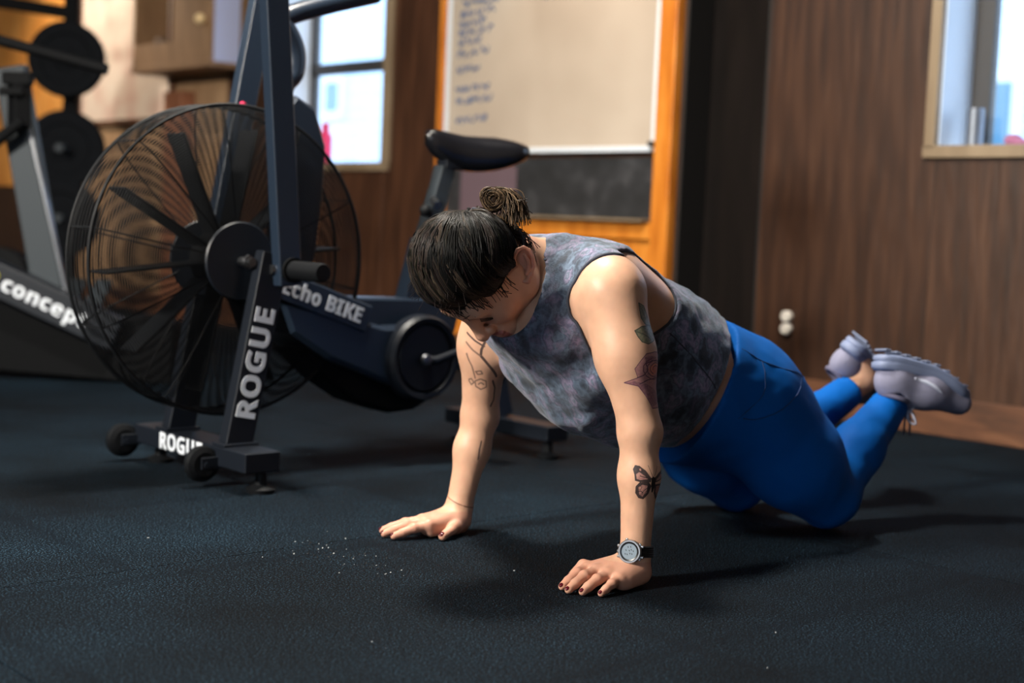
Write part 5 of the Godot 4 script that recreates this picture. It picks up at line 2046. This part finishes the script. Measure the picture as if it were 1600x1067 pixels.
func build_hair(her: Node, shift: Transform3D) -> void:
	var rng := RandomNumberGenerator.new()
	rng.seed = 19
	var dark := mat(Color.WHITE, 0.45, 0.0, 0.25)
	dark.vertex_color_use_as_albedo = true
	# a close cap under the strands
	var g := Grid.new(HEAD_AT - Vector3(0.12, 0.12, 0.16), HEAD_AT + Vector3(0.12, 0.15, 0.16), 0.005)
	g.ell(hp(0, 0.034, 0.001), head_b, Vector3(0.083, 0.093, 0.085) * HEAD_S, 0.02)
	g.ell(hp(0, 0.060, 0.036), head_b, Vector3(0.066, 0.044, 0.047) * HEAD_S, 0.03)
	# cut the face and the ears free
	g.plane(hp(0, 0.035, 0.064), head_b * Vector3(0, -0.86, 0.50))
	var cap := MB.new()
	cap.colour = Color(0.005, 0.0045, 0.0045)
	g.net(cap, 2)
	var hair := obj("hair", cap.done(), her, dark, shift)
	# strands combed from the hairline to the pony tail
	var st := MB.new()
	var bun_dir := BUN.normalized()
	for clump in 260:
		var a := rng.randf_range(-PI, PI)
		var up := rng.randf() * rng.randf() * 0.9
		if clump < 120:
			up = rng.randf_range(-0.09, 0.06)
		var lift := rng.randf_range(0.0, 0.013)
		var wave := rng.randf_range(-0.17, 0.17)
		var turn := rng.randf_range(2.0, 5.0)
		var clump_tone := rng.randf() * rng.randf()
		for k in 20:
			var d0 := hairline(a + rng.randf_range(-0.06, 0.06), up + rng.randf_range(-0.03, 0.05))
			var pts := []
			var rad := []
			var thick := rng.randf_range(0.0005, 0.0012)
			var stray := rng.randf_range(-0.02, 0.02)
			for i in 11:
				var t := i / 10.0
				var d := d0.slerp(bun_dir, t)
				var w := sin(PI * t) * (wave * cos(turn * t) + stray)
				d = (d + Vector3(w, w * 0.5, -w * 0.8)).normalized()
				pts.append(skull(d, 0.001 + lift * sin(PI * minf(t * 1.1, 1.0)) + 0.003 * rng.randf()))
				rad.append(thick * (0.45 + 0.55 * sin(PI * (0.1 + 0.8 * t))))
			var tone := clampf(clump_tone + rng.randf_range(-0.15, 0.25), 0.0, 1.0)
			st.colour = Color(0.004, 0.004, 0.0045).lerp(Color(0.036, 0.027, 0.021), tone * tone)
			st.tube(pts, rad, 4, false)
	# a few broad locks swept across the rest
	for clump in 46:
		var a0 := rng.randf_range(0.2, 1.9)
		var d_a := hairline(a0, rng.randf_range(-0.02, 0.12))
		var d_b := hairline(a0 - rng.randf_range(0.5, 1.3), rng.randf_range(0.25, 0.6))
		var tn := rng.randf()
		for k in 26:
			var pts := []
			var j := Vector3(rng.randf_range(-0.05, 0.05), rng.randf_range(-0.05, 0.05), rng.randf_range(-0.05, 0.05))
			for i in 11:
				var t := i / 10.0
				var d := d_a.slerp(d_b, t).slerp(bun_dir, t * t)
				d = (d + j * (1.0 - 0.6 * t)).normalized()
				pts.append(skull(d, 0.006 + 0.010 * sin(PI * t) * (1.0 - j.length() * 8.0)))
			var tone := clampf(tn + rng.randf_range(-0.2, 0.2), 0.0, 1.0)
			st.colour = Color(0.004, 0.004, 0.0045).lerp(Color(0.060, 0.044, 0.033), tone * tone * tone)
			st.tube(pts, rng.randf_range(0.0005, 0.0009), 4, false)
	obj("strands", st.done(), hair, dark).set_meta("kind", "stuff")
	# the bun: a coil of hair and a loose tail
	var bn := MB.new()
	var bc := hp(0.0, 0.034, -0.083)
	var out := (bc - HEAD_AT).normalized()
	out = (Vector3(0.14, 0.90, -0.30)).normalized()
	var tail := (Vector3(0.62, -0.12, -0.70)).normalized()
	var u := out.cross(tail).normalized()
	var w := out.cross(u)
	var c1 := bc + out * 0.040 + tail * 0.016
	for k in 900:
		var tone := rng.randf()
		bn.colour = Color(0.022, 0.015, 0.010).lerp(Color(0.20, 0.128, 0.075), tone * tone)
		var pts := []
		var ju := (u + Vector3(rng.randf_range(-0.45, 0.45), rng.randf_range(-0.35, 0.35), rng.randf_range(-0.45, 0.45))).normalized()
		var e1 := (tail - ju * tail.dot(ju)).normalized()
		var e2 := ju.cross(e1)
		if e2.dot(out) < 0.0:
			e2 = -e2
		var big := 0.027 * sqrt(rng.randf_range(0.06, 1.0))
		var side := rng.randf_range(-0.016, 0.016) * sqrt(maxf(0.0, 1.0 - big * big / 0.0009))
		if k < 560:
			# a coil: up out of the tie and round
			var s0 := rng.randf_range(0.0, TAU)
			var sweep := rng.randf_range(2.2, 4.6)
			for i in 8:
				var a := s0 + sweep * i / 7.0
				pts.append(c1 + (e1 * cos(a) + e2 * sin(a) * 0.9) * big * (1.0 + 0.08 * sin(a * 3.0)) + ju * side)
		else:
			# the brushy end of the tail falling away
			var spread := Vector3(rng.randf_range(-1, 1), rng.randf_range(-1, 1), rng.randf_range(-1, 1)) * 0.016
			var far := rng.randf_range(0.032, 0.062)
			pts.append(c1 + e2 * big * 0.9 + ju * side)
			pts.append(c1 + out * 0.016 + tail * 0.018 + spread * 0.6)
			pts.append(c1 + tail * far * 0.75 + spread + out * rng.randf_range(-0.010, 0.008))
			pts.append(c1 + tail * far + spread * 1.3 + out * rng.randf_range(-0.040, -0.008))
		bn.tube(spline(pts, 3), 0.0008, 4, false)
	var bun := obj("hair_bun", bn.done(), hair, dark)
	bun.set_meta("label", "lighter brown loosely coiled bun")
	var core := MB.new()
	core.colour = Color(0.02, 0.014, 0.010)
	core.ellipsoid(bc + out * 0.038 + tail * 0.016, Basis(u, out, u.cross(out)), Vector3(0.016, 0.018, 0.016))
	core.tube([bc, bc + out * 0.02], [0.012, 0.010], 10)
	obj("bun_core", core.done(), hair, dark)
	var tie := MB.new()
	tie.ring(bc + out * 0.011, out, 0.0135, 0.0042, 24, 8)
	obj("hair_tie", tie.done(), hair, mat(Color8(24, 26, 40), 0.8))
	# loose wisps behind the ear, along the neck and about the brow
	var wi := MB.new()
	for k in 130:
		var s := 1.0 if k < 105 else -1.0
		var p0 := skull(Vector3(s * rng.randf_range(0.15, 0.60), rng.randf_range(-0.55, -0.15), rng.randf_range(-1.0, -0.7)).normalized(), 0.004)
		var p1 := p0 + Vector3(s * rng.randf_range(0.002, 0.012), rng.randf_range(-0.02, 0.0), rng.randf_range(-0.05, -0.03))
		var p2 := p1 + Vector3(s * rng.randf_range(0.0, 0.014), rng.randf_range(-0.075, -0.015), rng.randf_range(-0.025, 0.0))
		wi.colour = Color(0.012, 0.010, 0.010)
		wi.tube(spline([p0, p1, p2], 5), 0.0008, 4, false)
	for k in 40:
		var dd := Vector3(rng.randf_range(-0.8, 0.8), rng.randf_range(0.3, 0.7), rng.randf_range(0.3, 1.0)).normalized()
		var p0 := skull(dd, 0.004)
		var p1 := p0 + head_b * (Vector3(dd.x * 0.02, rng.randf_range(-0.015, 0.01), 0.015 + rng.randf() * 0.015))
		wi.colour = Color(0.014, 0.011, 0.010)
		wi.tube(spline([skull((dd + Vector3(0, 0.3, -0.2)).normalized(), 0.004), p0, p1], 5), 0.0005, 4, false)
	obj("loose_strands", wi.done(), hair, dark).set_meta("kind", "stuff")
	var fr := MB.new()
	for k in 70:
		var d := hairline(rng.randf_range(-0.7, 1.5), rng.randf_range(-0.02, 0.05))
		var p0 := skull(d, 0.002)
		var p1 := p0 + head_b * Vector3(d.x * 0.004, -rng.randf_range(0.008, 0.02), 0.004) + Vector3(0, -0.003, 0)
		var p2 := p1 + head_b * Vector3(rng.randf_range(-0.01, 0.014), -rng.randf_range(0.004, 0.018), -0.002) + Vector3(0, -rng.randf_range(0.0, 0.012), 0)
		fr.colour = Color(0.008, 0.007, 0.007)
		fr.tube(spline([p0, p1, p2], 5), rng.randf_range(0.0004, 0.0008), 4, false)
	obj("hairline_strands", fr.done(), hair, dark).set_meta("kind", "stuff")
	# brows and lashes
	var eb := MB.new()
	eb.colour = Color(0.02, 0.014, 0.01)
	for s in [-1.0, 1.0]:
		for k in 26:
			var t := k / 25.0
			var q := hp(s * lerpf(0.014, 0.05, t), 0.014 + 0.006 * sin(t * 2.4), 0.0985 - 0.022 * t * t)
			eb.tube([q, q + head_b * Vector3(s * 0.006, 0.002, -0.001)], 0.0007, 4, false)
		for k in 18:
			var t := k / 17.0
			var q := hp(s * lerpf(0.018, 0.046, t), -0.018 - 0.003 * sin(t * PI), 0.0865 - 0.008 * t)
			eb.tube([q, q + head_b * Vector3(s * 0.002, -0.006, 0.006)], 0.0005, 4, false)
	obj("brows_and_lashes", eb.done(), hair, dark).set_meta("kind", "stuff")


# a point over the skull in direction d of the head's own axes
func skull(d: Vector3, over: float) -> Vector3:
	var r := Vector3(0.083, 0.093, 0.085)
	var k := 1.0 / (d / r).length()
	# the fuller hair over the brow
	var r2 := Vector3(0.068, 0.046, 0.049)
	var a := d / r2
	var b := Vector3(0, 0.026, 0.035) / r2
	var h := a.dot(b)
	var disc := h * h - a.length_squared() * (b.length_squared() - 1.0)
	if disc > 0.0:
		k = maxf(k, (h + sqrt(disc)) / a.length_squared())
	return hp(0, 0.034, 0.001) + head_b * (d * (k * HEAD_S + over))


# ---------------------------------------------------------------- wrist watch
func build_watch(her: Node, shift: Transform3D) -> void:
	var w := Node3D.new()
	w.name = "wristwatch"
	her.add_child(w, true)
	w.transform = shift
	w.set_meta("label", "silver round sports watch on black strap")
	var c := WR_L + Vector3(0.001, 0.007, 0)
	var ax := Vector3(-0.12, 0.97, -0.12).normalized()
	# the dial faces the front outside of the wrist, tipped upwards
	var n := Vector3(0.42, 0.30, 0.86)
	n = (n - ax * n.dot(ax)).normalized()
	var sd := ax.cross(n).normalized()
	var strap := MB.new()
	var ring := []
	for k in 40:
		var a := TAU * k / 40
		ring.append(c + (n * cos(a) + sd * sin(a)) * 0.0325)
	strap.tube(ring, 0.0025, 8, false, true, 1.0)
	for q in [-1.0, 1.0]:
		for e in [0.4, 0.8]:
			var r2 := []
			for p in ring:
				r2.append(p + ax * q * 0.010 * e)
			strap.tube(r2, 0.0027, 8, false, true)
	obj("strap", strap.done(), w, mat(Color8(16, 16, 18), 0.6))
	var t := Transform3D(Basis(sd, n, sd.cross(n)), c + n * 0.033)
	var case := MB.new()
	case.lathe([Vector2(0, -0.003), Vector2(0.019, -0.003), Vector2(0.0225, 0.002), Vector2(0.0228, 0.008), Vector2(0.0212, 0.0105), Vector2(0.0185, 0.0105)], t, 48)
	for q in [-1.0, 1.0]:
		for e in [-1.0, 1.0]:
			var lug := MB.new()
			lug.box(t * Transform3D(Basis(), Vector3(e * 0.021, 0.001, q * 0.010)), Vector3(0.010, 0.007, 0.005), 0.0015)
			obj("lug", lug.done(), w, mat(Color8(176, 176, 178), 0.3, 0.9))
	obj("case", case.done(), w, mat(Color8(176, 176, 178), 0.3, 0.9))
	var bez := MB.new()
	bez.lathe([Vector2(0.0188, 0.0102), Vector2(0.0178, 0.0112), Vector2(0.0152, 0.0106), Vector2(0.0150, 0.0096)], t, 48)
	obj("bezel", bez.done(), w, mat(Color8(16, 17, 19), 0.3))
	var dial := MB.new()
	dial.lathe([Vector2(0, 0.0099), Vector2(0.0153, 0.0099), Vector2(0.0155, 0.006)], t, 48)
	obj("dial", dial.done(), w, mat(Color8(120, 134, 146), 0.35))
	for k in 5:
		var a := TAU * (k * 0.2 + 0.1)
		var bt := MB.new()
		bt.box(t * Transform3D(Basis(Vector3.UP, -a), Vector3(cos(a) * 0.0238, 0.004, sin(a) * 0.0238)), Vector3(0.004, 0.004, 0.005), 0.001)
		obj("button", bt.done(), w, mat(Color8(150, 150, 152), 0.3, 0.9))
	var ink := mat(Color8(26, 30, 34), 0.6)
	var marks := [[-0.006, 0.004], [-0.003, 0.0045], [0.001, 0.003], [0.004, 0.0035], [-0.005, -0.002], [0.0, -0.0015], [0.003, -0.003], [-0.002, -0.007], [0.002, -0.0075], [0.006, -0.001]]
	for q in marks:
		var dm := MB.new()
		dm.box(t * Transform3D(Basis(Vector3.UP, 0.35), Vector3(q[0] * 1.3, 0.0100, q[1] * 1.2)), Vector3(0.0013, 0.0004, 0.0030), 0.0001)
		obj("dial_mark", dm.done(), w, ink)


# a direction on the hairline at azimuth a (0 over the brow), raised by up
func hairline(a: float, up: float) -> Vector3:
	var el := -1.1
	while el < 1.2:
		var d := Vector3(sin(a) * cos(el), sin(el), cos(a) * cos(el))
		var q := Vector3(0, 0.034, 0.001) + d * (1.0 / (d / Vector3(0.083, 0.093, 0.085)).length())
		if -0.86 * (q.y - 0.035) + 0.50 * (q.z - 0.064) < 0.004 * sin(a * 7.0) + 0.003 * sin(a * 17.0 + 1.0):
			break
		el += 0.02
	el += up
	return Vector3(sin(a) * cos(el), sin(el), cos(a) * cos(el))
